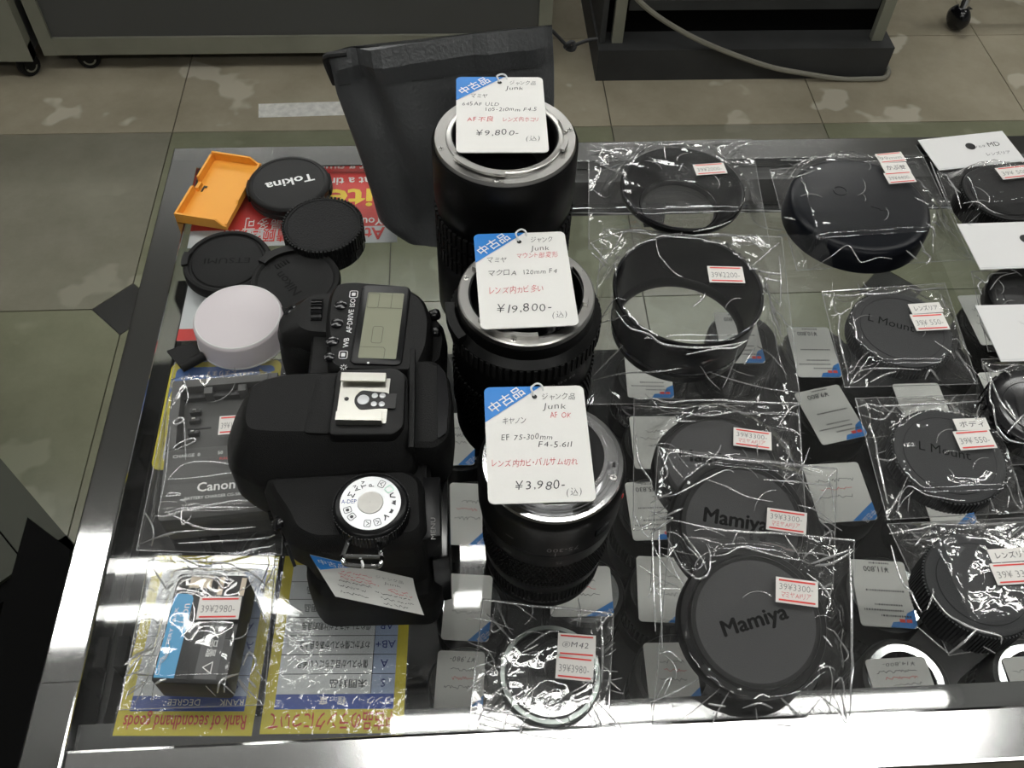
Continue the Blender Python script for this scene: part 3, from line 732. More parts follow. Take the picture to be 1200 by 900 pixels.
# etsumi body cap
t = cap_thing('body_cap', 'round black body cap with a raised rim above the milky white cap', 266, 305, .009, math.radians(180))
R_ = .0312
b = MB(); b.lathe([(R_ - .002, 0), (R_, .001), (R_, .006), (R_ - .001, .0085), (R_ - .003, .0092), (.0272, .0088), (.0266, .0072), (.0252, .0070), (.0248, .0078), (.0242, .0082), (.0002, .0082)], 72, cap0=True); b.obj('disc', 'black_matte', t)
for a in (-.25, 2.95):
    b = MB(); arc_wedge(b, .027, .0315, .0086, .0104, a, a + .42, 8); b.obj('grip_lug', 'black_plastic', t)
b = MB(); write(b, 'ETSUMI', 0, -.0025, .0075, width=.032, z=.0083, align='c'); b.obj('embossed_text', 'emboss_faint', t, 0)
# maker embossed cap leaning on it
ctr = P(347, 331, .014); M = T(ctr.x, ctr.y, .0107, math.radians(-52))
t = thing('body_cap', 'black body cap with a raised grip lip resting on the caps beside the camera grip', 'lens cap', M=M)
R_ = .0305
b = MB(); b.lathe([(R_ - .001, 0), (R_, .001), (R_ + .0004, .004), (R_ - .0005, .0068), (R_ - .003, .0074), (.0262, .0066), (.0258, .0062), (.0002, .0064)], 72, cap0=True); b.obj('disc', 'black_matte', t)
b = MB(); arc_wedge(b, .0255, .0315, .006, .0092, math.radians(148), math.radians(200), 12); b.obj('grip_lip', 'black_plastic', t)
b = MB(); write(b, 'Nikon', 0, -.003, .0095, width=.025, z=.0066, align='c', rot=PI * 1.0, thin=.01); b.obj('embossed_text', 'emboss_faint', t, 0)
b = MB()
for i in range(5): b.box((-.02 + .0, -.004 + i * .0022, .0064), (-.016, -.003 + i * .0022, .0068))
b.obj('push_marks', 'emboss_faint', t, 0)
# milky cap
t = cap_thing('lens_cover', 'milky white translucent plastic cap beside the camera grip', 279, 372, .018, 0)
R_ = .0292
b = MB(); b.lathe([(R_ + .0012, 0), (R_ + .001, .0006), (R_ + .0004, .0165), (R_ - .0006, .0185), (R_ - .0025, .0194), (.0002, .0196)], 72, cap0=True); b.obj('shell', 'translucent_cap', t)
b = MB(); b.lathe([(R_ + .0014, 0), (R_ + .0014, .0009), (R_ + .0008, .0012)], 72); b.obj('lower_rim', 'header_card', t)
b = MB(); b.lathe([(R_ - .0004, .0180), (R_ - .0012, .01915), (R_ - .0018, .0193)], 72); b.obj('upper_rim', 'header_card', t)

# ================================================================ orange battery tray
q = [P(247, 178, .009), P(299, 186, .009), P(270, 262, .009), P(206, 252, .009)]
xd = (q[1] - q[0]) + (q[2] - q[3]); yd = (q[0] - q[3]) + (q[1] - q[2])
M = frame((q[0] + q[1] + q[2] + q[3]) / 4, xd, yd); M.translation.z = .0018
tw, thh = xd.length / 2, yd.length / 2
t = thing('battery_tray', 'orange plastic open battery tray on the counter corner', 'tray', M=M)
b = MB(); th = .0016; H_ = .0085
b.box((-tw / 2, -thh / 2, 0), (tw / 2, thh / 2, th)); b.obj('base', 'orange', t, 0)
def wallp(poly, name='wall'):
    MB().loft(poly).obj(name, 'orange', t, 0)
ch = .008
for s_ in (1, -1):
    y0_, y1_ = s_ * thh / 2, s_ * (thh / 2 - th)
    prof = [(-tw / 2, th), (tw / 2 - .0, th), (tw / 2, th + .0015), (tw / 2 - .003, th + .002), (tw / 2 - ch, H_), (-tw / 2, H_)]
    wallp([[(x_, y0_, z_) for x_, z_ in prof], [(x_, y1_, z_) for x_, z_ in prof]])
for (ya, yb) in ((-thh / 2 + th, -thh * .05), (thh * .08, thh / 2 - th)):
    prof = [(ya, th), (yb, th), (yb, H_ - .001), (yb + (-.002 if yb > 0 else -.002), H_), (ya, H_)]
    wallp([[(-tw / 2, y_, z_) for y_, z_ in prof], [(-tw / 2 + th, y_, z_) for y_, z_ in prof]])
prof = [(-thh / 2 + th, th), (thh / 2 - th, th), (thh / 2 - th, .0045), (thh * .1, .0045), (thh * .06, .0062), (-thh * .14, .0062), (-thh * .18, .0045), (-thh / 2 + th, .0045)]
wallp([[(tw / 2 - th, y_, z_) for y_, z_ in prof], [(tw / 2, y_, z_) for y_, z_ in prof]])
b = MB(); b.box((-tw * .36, -.003, th), (-tw * .335, .0035, th + .0006)); b.box((-tw * .335, .0018, th), (-tw * .29, .0035, th + .0006)); b.obj('slot', 'inner_black', t, 0)
b = MB(); b.box((-tw / 2 + th, -.003, th), (-tw / 2 + th + .0025, .0045, th + .0035)); b.obj('clip', 'orange', t, 0)

# ================================================================ cards under the glass
def under_card(name, label, tl, tr, br, bl, cat='card', z=-.0071):
    M, w_, h_ = quad(tl, tr, br, bl, z); t = thing(name, label, cat, M=M)
    return t, w_, h_
# notice
t, W, Hh = under_card('notice_card', 'red notice card in two languages taped below the glass by the caps', (237, 199), (462, 192), (470, 284), (220, 290), 'sign')
def cardplane(t, poly, m_, name, z=0.0): b = MB(); b.prism(poly, -.0003 + z, z) if z == 0 else flat(b, poly, z); return b.obj(name, m_, t, 0)
def rct(x0_, y0_, x1_, y1_): return [(x0_, y0_), (x1_, y0_), (x1_, y1_), (x0_, y1_)]
cardplane(t, rct(-W / 2, -Hh / 2, W / 2, Hh / 2), 'card_white', 'card')
cardplane(t, rct(-W / 2, -Hh / 2 + Hh * .2, W / 2, Hh / 2), 'notice_red', 'red_panel', .0002)
RZ = PI
b = MB(); write(b, 'Attention', W * .44, -Hh * .325, Hh * .2, width=W * .36, rot=RZ, z=.0004, thin=.02); write(b, '请顾客谅解', -W * .02, -Hh * .315, Hh * .17, width=W * .33, rot=RZ, z=.0004, thin=.012); b.obj('red_lettering', 'ink_red', t, 0)
b = MB(); write(b, 'You can try', W * .43, -Hh * .2, Hh * .13, width=W * .3, rot=RZ, z=.0004, thin=.015); write(b, 'at a time', W * .36, Hh * .33, Hh * .14, width=W * .27, rot=RZ, z=.0004, thin=.015); write(b, '最多可', -W * .06, -Hh * .17, Hh * .17, width=W * .19, rot=RZ, z=.0004); b.obj('white_lettering', 'ink_white', t, 0)
b = MB(); write(b, 'items', W * .375, Hh * .17, Hh * .34, width=W * .5, rot=RZ, z=.0004, thin=.02); b.obj('yellow_lettering', 'notice_yellow', t, 0)
# white card with a red border
t, W, Hh = under_card('notice_card', 'white card with a red lower band below the milky cap', (224, 330), (345, 328), (345, 396), (204, 400), 'sign')
cardplane(t, rct(-W / 2, -Hh / 2, W / 2, Hh / 2), 'card_white', 'card')
cardplane(t, rct(-W / 2, -Hh / 2, W / 2, -Hh / 2 + Hh * .19), 'notice_red', 'red_band', .0002)
# point card
t, W, Hh = under_card('point_card', 'yellow and blue point card with a star under the charger bag', (202, 424), (325, 422), (322, 545), (176, 552), 'sign')
b = MB(); b.prism(rrect(W, Hh, .006), -.0003, 0); b.obj('card', 'card_yellow', t, 0)
b = MB(); flat(b, rrect(W - .012, Hh - .012, .004), .0002); b.obj('white_panel', 'card_white', t, 0)
b = MB(); flat(b, rrect(W - .008, .026, .004, 5, 0, Hh / 2 - .018), .0003); b.obj('blue_panel', 'star_blue', t, 0)
b = MB(); write(b, 'µstarポイント', W * .28, Hh / 2 - .018, .0105, width=W * .68, rot=PI, z=.0005, thin=.01); write(b, 'たまります', W * .1, Hh / 2 - .009, .005, width=.02, rot=PI, z=.0005); b.obj('lettering', 'ink_white', t, 0)
st = [(W * .37 + (.0095 if k % 2 == 0 else .0045) * math.cos(PI / 2 + k * PI / 5 + .5), Hh / 2 - .0165 + (.0095 if k % 2 == 0 else .0045) * math.sin(PI / 2 + k * PI / 5 + .5)) for k in range(10)]
b = MB(); flat(b, st, .0006); b.obj('star', 'card_yellow', t, 0)
# rank cards
def rank_card(label, tl, tr, br, bl, rows, title, heads, jp):
    t, W, Hh = under_card('rank_card', label, tl, tr, br, bl, 'sign')
    cardplane(t, rct(-W / 2, -Hh / 2, W / 2, Hh / 2), 'card_yellow', 'card')
    m = .0058; ti = .0125
    cardplane(t, rct(-W / 2 + m, -Hh / 2 + ti, W / 2 - m, Hh / 2 - m), 'card_white', 'table', .0002)
    cardplane(t, rct(-W / 2 + m, -Hh / 2 + ti, W / 2 - m, -Hh / 2 + ti + .008), 'card_blue', 'header_bar', .0003)
    cardplane(t, rct(W / 2 - m - .0125, -Hh / 2 + ti + .008, W / 2 - m, Hh / 2 - m), 'card_lilac', 'rank_column', .0003)
    b = MB(); write(b, title, W / 2 - .004, -Hh / 2 + ti - .0022, .0105, width=W - .008, rot=PI, z=.0004, thin=.01, sx=.9); b.obj('title', 'card_brick', t, 0)
    b = MB(); write(b, heads[0], W / 2 - m - .001, -Hh / 2 + ti + .0062, .0048, rot=PI, z=.0005); write(b, heads[1], .006, -Hh / 2 + ti + .0062, .0048, rot=PI, z=.0005); b.obj('header_text', 'ink_white', t, 0)
    y0_ = -Hh / 2 + ti + .008; y1_ = Hh / 2 - m; n = len(rows); dy = (y1_ - y0_) / n
    b = MB(); k = MB(); g = MB()
    for i, (rk, tx) in enumerate(rows):
        yy = y0_ + dy * i
        if i: line(b, [(-W / 2 + m, yy), (W / 2 - m, yy)], .0003, 0, None, .0006)
        write(k, rk, W / 2 - m - .003 - .0033, yy + dy * .5 + .0025, .0062, rot=PI, z=.0006, align='c')
        write(g, tx, W / 2 - m - .015, yy + dy * .5 + .002, .0052, width=min(W - .036, len(tx) * .0049 * (1 if jp else .52)), rot=PI, z=.0006)
    line(b, [(W / 2 - m - .0125, y0_), (W / 2 - m - .0125, y1_)], .0003, 0, None, .0006)
    b.obj('table_rules', 'ink_black', t, 0); k.obj('rank_letters', 'navy_print', t, 0); g.obj('row_text', 'ink_black', t, 0)
    s = MB(); s.box((-W / 2 - .001, -Hh / 2 - .001, .0008), (W / 2 + .001, Hh / 2 + .001, .0010)); s.obj('sleeve', 'sleeve', t, 0)
rank_card('yellow framed rank card in English under the bagged battery', (178, 651), (318, 652), (306, 862), (138, 862),
    [('S', 'Unopened item'), ('A', 'Almost no scratches'), ('AB+', 'Light scratches'), ('AB', 'Some scratches'), ('B', 'Used condition'), ('C', 'Worn'), ('J', 'Junk')], 'Rank of secondhand goods', ('RANK', 'DEGREE'), False)
rank_card('yellow framed rank card in Japanese under the camera base', (328, 651), (480, 652), (476, 858), (311, 861),
    [('S', '未開封品'), ('A', '傷やスレが目立ちにくい美品'), ('AB+', 'わずかに傷やスレがある良上品'), ('AB', '傷やスレがあるが比較的良品'), ('B', '傷やスレがある実用品'), ('C', '実用に支障のある品'), ('J', '部品取り品')], '中古品のランクについて', ('ランク', '程　度'), True)
# black hook left under the glass edge

# ================================================================ the camera (axes: x = counter x, y = counter y)
cm = thing('digital_camera', 'black single lens reflex camera body without lens seen from above', 'camera', (-.05, .29, 0))
def mm(poly): return [((x - -50) / 1000, (y - 290) / 1000) for x, y in poly]
def part(name, m_, rings=None, poly=None, z0=0, z1=0, bev=0, smooth=35, rnd=0, parent=cm):
    b = MB()
    if rings: b.loft([[(x, y, z / 1000) for x, y in mm(rpoly(p, rnd, 4) if rnd else p)] for z, p in rings])
    else: b.prism(mm(rpoly(poly, rnd, 4) if rnd else poly), z0 / 1000, z1 / 1000, 0, None, bev / 1000)
    return b.obj(name, m_, parent, smooth)
base = [(-19, 203), (-14, 212), (-14, 350), (-18, 366), (-34, 377), (-70, 379), (-86, 372), (-86, 216), (-78, 204)]
mid = [(-21, 204), (-17, 213), (-17, 350), (-20, 366), (-35, 377), (-70, 379), (-86, 372), (-86, 218), (-77, 205)]
up = [(-22, 211), (-18, 220), (-18, 350), (-21, 366), (-36, 376), (-70, 378), (-86, 371), (-86, 225), (-76, 212)]
part('body', 'camera_shell', [(.5, inset(base, 2)), (3, base), (24, base), (31, mid), (36, inset(mid, 1.0)), (40, up), (76, up), (80, inset(up, 2))], rnd=6)
# grip
g0 = [(-80, 340), (-97, 339), (-106, 347), (-109, 358), (-106, 370), (-97, 380), (-82, 384), (-66, 382), (-66, 342)]
part('grip', 'rubber', [(1, inset(g0, 3)), (5, g0), (52, g0), (60, inset(g0, .5)), (68, inset(g0, 2)), (72, inset(g0, 5))], rnd=5)
# upper deck with the small display
d0 = [(-74, 316), (-62, 312), (-24, 310), (-17, 330), (-16, 350), (-20, 366), (-33, 378), (-62, 382), (-73, 381), (-77, 370), (-77.5, 350), (-76, 338)]
part('display_deck', 'camera_deck', [(66, d0), (82, d0), (87, inset(d0, 1.2)), (89, inset(d0, 3.2))], rnd=5)
# shutter nose in front of the deck
n0 = [(-72, 341), (-96, 344), (-106, 350), (-108, 360), (-104, 371), (-95, 379), (-72, 381)]
part('shutter_nose', 'camera_deck', [(64, n0), (70, n0), (77, inset(n0, 2)), (83, [(-74, 346), (-88, 348), (-94, 353), (-95, 361), (-93, 369), (-88, 375), (-74, 377)])], rnd=4)
b = MB(); b.lathe([(5.0e-3, 0), (4.8e-3, .0018), (3.5e-3, .0026), (.0001, .0027)], 24, 0, T((-98 + 50) / 1000, (366 - 290) / 1000, .0775, .3, 0, -.35)); b.obj('shutter_button', 'black_gloss', cm)
wheel = MB(); wheel.lathe([(.0001, -.0032), (.0085, -.0032), (.0092, -.0026), (.0092, .0026), (.0085, .0032), (.0001, .0032)], 30, 0, T((-83 + 50) / 1000, (363.5 - 290) / 1000, .0775) @ Matrix.Rotation(PI / 2, 4, 'Y'))
for i in range(26):
    a = 2 * PI * i / 26; wheel.box((-.0031, -.0005, .0088), (.0031, .0005, .0101), 0, T((-83 + 50) / 1000, (363.5 - 290) / 1000, .0775) @ Matrix.Rotation(a, 4, 'X'))
wheel.obj('control_wheel', 'black_satin', cm)
# display
rl = math.radians(-4.5); Md = T((-45.0 + 50) / 1000, (345.8 - 290) / 1000, .0889, rl)
b = MB(); b.prism(rrect(.0285, .0585, .004), 0, .0011, 0, Md, .0005); fr = b.obj('display_window', 'black_satin', cm)
b = MB(); b.prism(rrect(.0208, .0485, .0008), 0, .0002, 0, Md @ Matrix.Translation((.0004, -.001, .0011))); b.obj('display_glass', 'lcd_green', cm, 0)
b = MB(); ML = Md @ Matrix.Translation((.0004, -.001, .0013))
def loop(x0_, y0_, x1_, y1_, r=.0012):
    p = rrect(x1_ - x0_, y1_ - y0_, r, 3, (x0_ + x1_) / 2, (y0_ + y1_) / 2); line(b, p + [p[0]], .00035, 0, ML)
loop(-.01, .0125, -.0035, .0235); line(b, [(-.0035, .0125), (.0103, .0125)], .00035, 0, ML); line(b, [(.0038, .0125), (.0038, .024)], .00035, 0, ML)
loop(-.0045, -.0135, .0012, -.0015); line(b, [(-.0103, -.0165), (.0028, -.0165), (.0038, -.018), (.0038, -.024)], .00035, 0, ML)
b.obj('display_segments', 'lcd_line', cm, 0)
b = MB(); flat(b, circ(.0007, 10, -.004, -.0285), 0, 0, Md @ Matrix.Translation((0, 0, .0013))); b.obj('display_dot', 'brand_white', cm, 0)
for (x, y, r_) in ((-68.6, 361, 3.6), (-70.0, 347.5, 3.6), (-71.6, 334.5, 3.6), (-72.6, 323.5, 3.0)):
    M = T((x + 50) / 1000, (y - 290) / 1000, .0884)
    b = MB(); b.lathe([(r_ * 1.12e-3, 0), (r_ * 1.12e-3, .0004), (r_ * 1e-3, .0004), (r_ * .95e-3, .0014), (r_ * .6e-3, .002), (.0001, .0021)], 22, 0, M); b.obj('top_button', 'black_gloss', cm)
b = MB()
tx = lambda s, x, y, wd, sz=.0042, mi=0: write(b, s, (x + 50) / 1000, (y - 290) / 1000, sz, width=wd, rot=PI / 2 - .04, z=.0893, thin=.008)
tx('ISO', -60.6, 359.5, .0065); tx('AF·DRIVE', -61.6, 340.0, .0175); tx('WB', -62.8, 329.5, .007)
for (x, y) in ((-61.6, 369.3), (-65.2, 324.5)):
    M = T((x + 50) / 1000, (y - 290) / 1000, 0, PI / 2 - .04); p = rrect(.0052, .0044, .0008, 2); line(b, p + [p[0]], .0005, 0, M, .0893); flat(b, rrect(.0026, .0022, .0004, 2), .0893, 0, M)
for k_ in range(8):
    a = k_ * PI / 4; cx_, cy_ = (-64.5 + 50) / 1000, (315.8 - 290) / 1000; line(b, [(cx_ + .0009 * math.cos(a), cy_ + .0009 * math.sin(a)), (cx_ + .0019 * math.cos(a), cy_ + .0019 * math.sin(a))], .00035, 0, None, .0893)
b.obj('deck_print', 'brand_white', cm, 0)
for (x, y, z) in ((-14.8, 362, 78), (-14.5, 350, 76)):
    b = MB(); b.lathe([(.0034, -.003), (.0034, .001), (.0026, .0022), (.0001, .0025)], 18, 0, T((x + 50) / 1000, (y - 290) / 1000, z / 1000) @ Matrix.Rotation(PI / 2.6, 4, 'Y')); b.obj('rear_button', 'black_gloss', cm)
# thumb rest bulge
part('thumb_rest', 'rubber', [(30, [(-18, 322), (-12, 326), (-10, 345), (-13, 362), (-20, 366)]), (68, [(-18, 322), (-11, 326), (-8, 345), (-11, 362), (-20, 367)]), (76, [(-20, 326), (-13, 330), (-11, 345), (-14, 360), (-22, 364)])], rnd=3)
# prism housing with sloped top
p0 = [(-104, 247), (-121, 258), (-124, 276), (-121, 296), (-112, 306), (-92, 310), (-32, 309), (-26, 303), (-24, 254), (-30, 248)]
p1 = [(-104, 249), (-118, 259), (-121, 276), (-118, 296), (-110, 304), (-92, 307), (-32, 307), (-27, 302), (-25, 255), (-31, 250)]
p2 = [(-96, 263), (-110, 265), (-112.5, 277), (-111, 294), (-104, 300), (-90, 303), (-33, 303), (-29, 299), (-28, 263), (-34, 260)]
part('prism_housing', 'camera_shell', [(44, inset(p0, 3)), (56, p0), (80, p0), (86, p1), (101, p2), (103.5, inset(p2, 2.5))], rnd=5, smooth=30)
part('flash_seam', 'camera_shell', poly=[(-80, 263.5), (-66, 262.5), (-66, 300), (-76, 299)], z0=100, z1=104.0, bev=.5, rnd=3)
# hot shoe
part('shoe_base', 'black_plastic', poly=[(-67, 260), (-35, 259), (-30, 264), (-29.5, 296), (-34, 301), (-65, 301)], z0=100, z1=106.5, bev=1.2, rnd=3)
rot_ = T((-50 + 50) / 1000 - .0005, (280 - 290) / 1000, .1066, math.radians(-3.0))
b = MB(); b.box((-.0125, -.014, 0), (.0125, .014, .0007), 0, rot_); b.obj('shoe_plate', 'shoe_silver', cm, 0)
for s_ in (1, -1):
    b = MB(); y0_ = s_ * .0148; b.box((-.0122, min(y0_, y0_ - s_ * .0012), .0), (.0105, max(y0_, y0_ - s_ * .0012), .0042), 0, rot_); b.box((-.0122, min(y0_, y0_ - s_ * .0052), .0036), (.0105, max(y0_, y0_ - s_ * .0052), .0044), 0, rot_); b.obj('shoe_rail', 'shoe_silver', cm, 0)
b = MB(); b.prism([(x, y) for x, y in rpoly([(-.0045, -.002), (-.0015, -.0062), (.006, -.0052), (.0125, -.0048), (.0125, .0048), (.006, .0052), (-.0015, .0062), (-.0045, .002)], .002, 3)], .0007, .001, 0, rot_); b.box((.0095, -.005, .0007), (.0165, .004, .0011), 0, rot_); b.obj('shoe_pad', 'inner_black', cm, 0)
for (x, y, r_) in ((0, 0, 3.1), (.0056, .0026, 1.6), (.0056, -.0026, 1.6), (.0095, .0026, 1.6), (.0095, -.0026, 1.6)):
    b = MB(); b.lathe([(r_ * 1e-3, 0), (r_ * .95e-3, .0004), (.0001, .0005)], 18, 0, rot_ @ Matrix.Translation((x, y, .001))); b.obj('shoe_contact', 'dial_silver', cm)
b = MB(); flat(b, circ(.0012, 12, -.0085, .0006), .0009, 0, rot_); b.obj('shoe_hole', 'inner_black', cm, 0)
# near shoulder and mode dial
s0 = [(-88, 217), (-92, 226), (-99, 238), (-104, 250), (-30, 252), (-20, 246), (-18, 216), (-24, 211), (-76, 211)]
s1 = [(-84, 219), (-88, 228), (-96, 240), (-101, 250), (-30, 252), (-22, 246), (-20.5, 218), (-26, 213), (-74, 213)]
part('shoulder', 'camera_shell', [(58, s0), (76, s0), (84, s1), (86.5, inset(s1, 2.5))], rnd=6)
dc = T((-46 + 50) / 1000, (226.3 - 290) / 1000, .086)
b = MB(); b.lathe([(.0182, 0), (.0182, .0085), (.0175, .0098), (.0162, .0105), (.0145, .0108)], 64, 0, dc); knurl(b2 := MB(), .018, 0, .0085, 70, .5, .0006); b.add(b2.v, b2.f, 0, dc); b.obj('mode_dial', 'black_satin', cm)
b = MB(); b.lathe([(.0146, .0106), (.0146, .0112), (.0062, .0112)], 64, 0, dc); b.obj('dial_face', 'dial_silver', cm)
b = MB(); b.lathe([(.0062, .011), (.006, .0116), (.0001, .0118)], 40, 0, dc); b.obj('dial_hub', 'dial_hub', cm)
dk, dg_, dn = MB(), MB(), MB()
def dial(s, ang, r0=.0088, sz=.0036, mb=dk, wd=None):
    a = PI / 2 - math.radians(ang); x, y = r0 * math.cos(a), r0 * math.sin(a); p = (-math.sin(a), math.cos(a))
    write(mb, s, x - p[0] * sz * .36, y - p[1] * sz * .36, sz, width=wd, rot=a, z=.0114, M=dc)
for s, a, wd in (('P', 1, None), ('Tv', 339, .0042), ('Av', 318, .0042), ('M', 296, .0032), ): dial(s, a, wd=wd)
dial('A-DEP', 272, r0=.0142, sz=.003, wd=-.0072) if False else write(dn, 'A-DEP', -.0139, -.0001, .0031, width=.0072, rot=0, z=.0114, M=dc)
for a_ in (251, 229, 27, 185, 161): 
    a = PI / 2 - math.radians(a_); M_ = dc @ T(.0113 * math.cos(a), .0113 * math.sin(a), 0, a); p = rrect(.0036, .003, .0006, 2); line(dk, p + [p[0]], .00032, 0, M_, .0114)
    if a_ in (251, 229): flat(dk, circ(.0009, 8), .0114, 0, M_)
    else: line(dk, [(-.001, -.0007), (.0001, .0008), (.001, -.0004)], .00035, 0, M_, .0114)
a = PI / 2 - math.radians(51); M_ = dc @ T(.0113 * math.cos(a), .0113 * math.sin(a), 0, a); p = rrect(.0036, .0032, .0003, 1); line(dg_, p + [p[0]], .0004, 0, M_, .0114)
for a_, shp in ((72, [(-.0014, -.0008), (-.0004, .0012), (.0008, .001), (.0013, -.0006)]), (93, [(-.0014, -.001), (-.0003, .0012), (.0005, .0002), (.001, .0009), (.0014, -.001)]), (117, [(-.001, -.001), (-.0012, .0006), (0, .0003), (.0012, .0006), (.001, -.001)]), (138, [(-.0012, -.001), (.0, .0), (.0004, .0012), (.0008, .0002), (.0013, -.001)])):
    a = PI / 2 - math.radians(a_); M_ = dc @ T(.0112 * math.cos(a), .0112 * math.sin(a), 0, a - PI / 2 + PI); (flat if a_ in (93, 117) else lambda mb, q, z, mi, M: line(mb, q, .0006, mi, M, z))(dk, shp, .0114, 0, M_)
dk.obj('dial_print', 'ink_black', cm, 0); dn.obj('dial_print', 'navy_print', cm, 0); dg_.obj('dial_print', 'ink_green', cm, 0)
b = MB(); b.box((-.0012, -.0012, 0), (.0012, .0012, .0003), 0, T((-44.5 + 50) / 1000, (247.2 - 290) / 1000, .0868)); b.obj('dial_index', 'brand_white', cm, 0)
# viewfinder eyecup
e0 = [(-30, 258), (-14, 257), (-7, 264), (-5, 285), (-7, 306), (-14, 316), (-30, 316)]
part('eyecup', 'rubber', [(56, inset(e0, 2)), (60, e0), (88, e0), (94, inset(e0, 1.5)), (96, inset(e0, 4))], rnd=4)
part('eyecup_groove', 'black_gloss', poly=[(-13.5, 262), (-9, 266), (-7.6, 285), (-9, 304), (-13.5, 311)], z0=90, z1=97, rnd=2)
part('eyepiece_rail', 'camera_shell', poly=[(-28, 255), (-25, 255), (-25, 318), (-28, 318)], z0=96, z1=101, bev=.6)
# rear screen
b = MB(); b.prism(mm([(-18, 214), (-9.5, 216), (-9.5, 316), (-18, 318)]), .006, .058, bev=.0015); b.obj('rear_screen', 'black_gloss', cm)
b = MB(); write(b, 'MENU', (-15.5 + 50) / 1000, (214 - 290) / 1000, .0034, width=.012, rot=PI / 2, z=.0808); b.obj('rear_print', 'ink_grey', cm, 0)
part('rear_button_panel', 'black_satin', poly=[(-22, 214), (-13, 216), (-13, 250), (-22, 250)], z0=60, z1=80.5, bev=1)
# body cap in the mount
Mm = T((-86 + 50) / 1000, (277 - 290) / 1000, .043) @ Matrix.Rotation(-PI / 2, 4, 'Y')
b = MB(); b.lathe([(.033, -.002), (.033, .012), (.0315, .013), (.0305, .0185), (.029, .0195), (.0002, .0198)], 56, 0, Mm); knurl(b2 := MB(), .0312, .0125, .0185, 50, .5, .0008); b.add(b2.v, b2.f, 0, Mm); b.obj('mount_cover', 'black_matte', cm)
for i in range(7):
    b = MB(); b.box((-.0005, -.0018, .0), (.0012, .0018, .024), 0, T((-90.5 - i * 1.2 + 50) / 1000, (221 + i * 4 - 290) / 1000, .046, .4)); b.obj('side_rib', 'black_satin', cm, 0)
b = MB(); b.lathe([(.004, 0), (.0038, .0014), (.0026, .0021), (.0001, .0022)], 20, 0, T((-93 + 50) / 1000, (228 - 290) / 1000, .0765, 0, 0, -.6)); b.obj('flash_button', 'black_gloss', cm)
# strap lug
lugp = [PY(402, 652, .2), PY(402, 657, .1945), PY(408, 662, .1935), PY(440, 664, .1935), PY(447, 659, .1945), PY(447, 653, .2)]
lugq = [tuple(q_ - cm.location) for q_ in lugp]
b = MB(); b.tube(smooth_path([lugq[0]] + lugq + [lugq[-1]], 4), .0011, 8); b.tube([lugq[0], lugq[-1]], .0011, 8); b.tube([lugq[0], (lugq[0][0] + .003, lugq[0][1] + .014, lugq[0][2] - .004)], .0014, 8); b.tube([lugq[-1], (lugq[-1][0] - .003, lugq[-1][1] + .014, lugq[-1][2] - .004)], .0014, 8); b.obj('strap_lug', 'chrome', cm)
# tag hung on the lug: bent card
tl, tr, br, bl = PY(363, 650, .2), PY(484, 678, .2), PY(497, 721, .188), PY(393, 699, .188)
gt = thing('price_tag', 'bent white tag with blue corner hanging from the camera strap lug', 'price tag', tuple((tl + tr + br + bl) / 4))
o_ = gt.location
def bent(u, v, off=0):
    a = tl.lerp(tr, u); b_ = bl.lerp(br, u); p = a.lerp(b_, v); n = (tr - tl).cross(bl - tl).normalized()
    if n.y > 0: n = -n
    p = p + n * (off - .0035 * math.sin(v * PI) * (1 - .3 * u)); return p - o_
def bent_grid(mb, poly_f, nu_=16, nv_=10, off=0.0):
    ids = {}
    for i in range(nu_ + 1):
        for j in range(nv_ + 1): ids[i, j] = len(mb.v); mb.v.append(tuple(bent(i / nu_, j / nv_, off)))
    for i in range(nu_):
        for j in range(nv_):
            if poly_f((i + .5) / nu_, (j + .5) / nv_): mb.f.append((ids[i, j], ids[i, j + 1], ids[i + 1, j + 1], ids[i + 1, j])); mb.m.append(0)
b = MB(); bent_grid(b, lambda u, v: True); bent_grid(b, lambda u, v: True, off=-.0005); b.obj('card', 'paper_grey', gt, 60)
b = MB()
uv = [(0, 0), (.55, 0), (.46, .03), (.3, .2), (.04, .42)]
b.add([tuple(bent(u, v, .0003)) for u, v in ((0, .0), (.5, .0), (.25, .2), (.02, .4), (0, .3))], [(0, 1, 2, 3, 4)]); b.obj('blue_corner', 'tag_blue', gt, 0)
def bent_write(mb, s, u, v, sz, wd, pen=True):
    vv, ff, wdg = glyphs(s, -.015 if pen else 0.0, .1 if pen else 0.0)
    mb.add([tuple(bent(u + x / wdg * wd, v - y * sz, .0006)) for x, y, _ in vv], ff)
b = MB(); bent_write(b, '中古品', .05, .2, .16, .26, False); b.obj('corner_print', 'brand_white', gt, 0)
def scribble(mb, u0, u1, v, seed, amp=.03):
    R = random.Random(seed); u = u0; pts = []
    while u < u1: pts.append((u, v + R.uniform(-amp, amp))); u += R.uniform(.008, .022)
    for (ua, va), (ub, vb) in zip(pts, pts[1:]):
        if R.random() < .18: continue
        mb.add([tuple(bent(ua, va - .007, .0006)), tuple(bent(ub, vb - .007, .0006)), tuple(bent(ub, vb + .007, .0006)), tuple(bent(ua, va + .007, .0006))], [(0, 1, 2, 3)])
b = MB(); bent_write(b, 'ジャンク品', .6, .24, .11, .28); bent_write(b, 'Junk', .66, .38, .1, .18)
for k_, (u0, u1, v) in enumerate(((.16, .5, .56), (.12, .42, .7), (.1, .4, .84), (.52, .9, .66), (.55, .92, .78), (.55, .85, .9))): scribble(b, u0, u1, v, k_)
b.obj('handwriting', 'pen_black', gt, 0)
b = MB()
for k_, (u0, u1, v) in enumerate(((.24, .56, .28), (.2, .55, .38), (.2, .6, .47), (.68, .9, .5), (.66, .95, .58))): scribble(b, u0, u1, v, k_ + 20)
b.obj('handwriting', 'pen_red', gt, 0)
lp = PY(424, 663, .1935) - o_
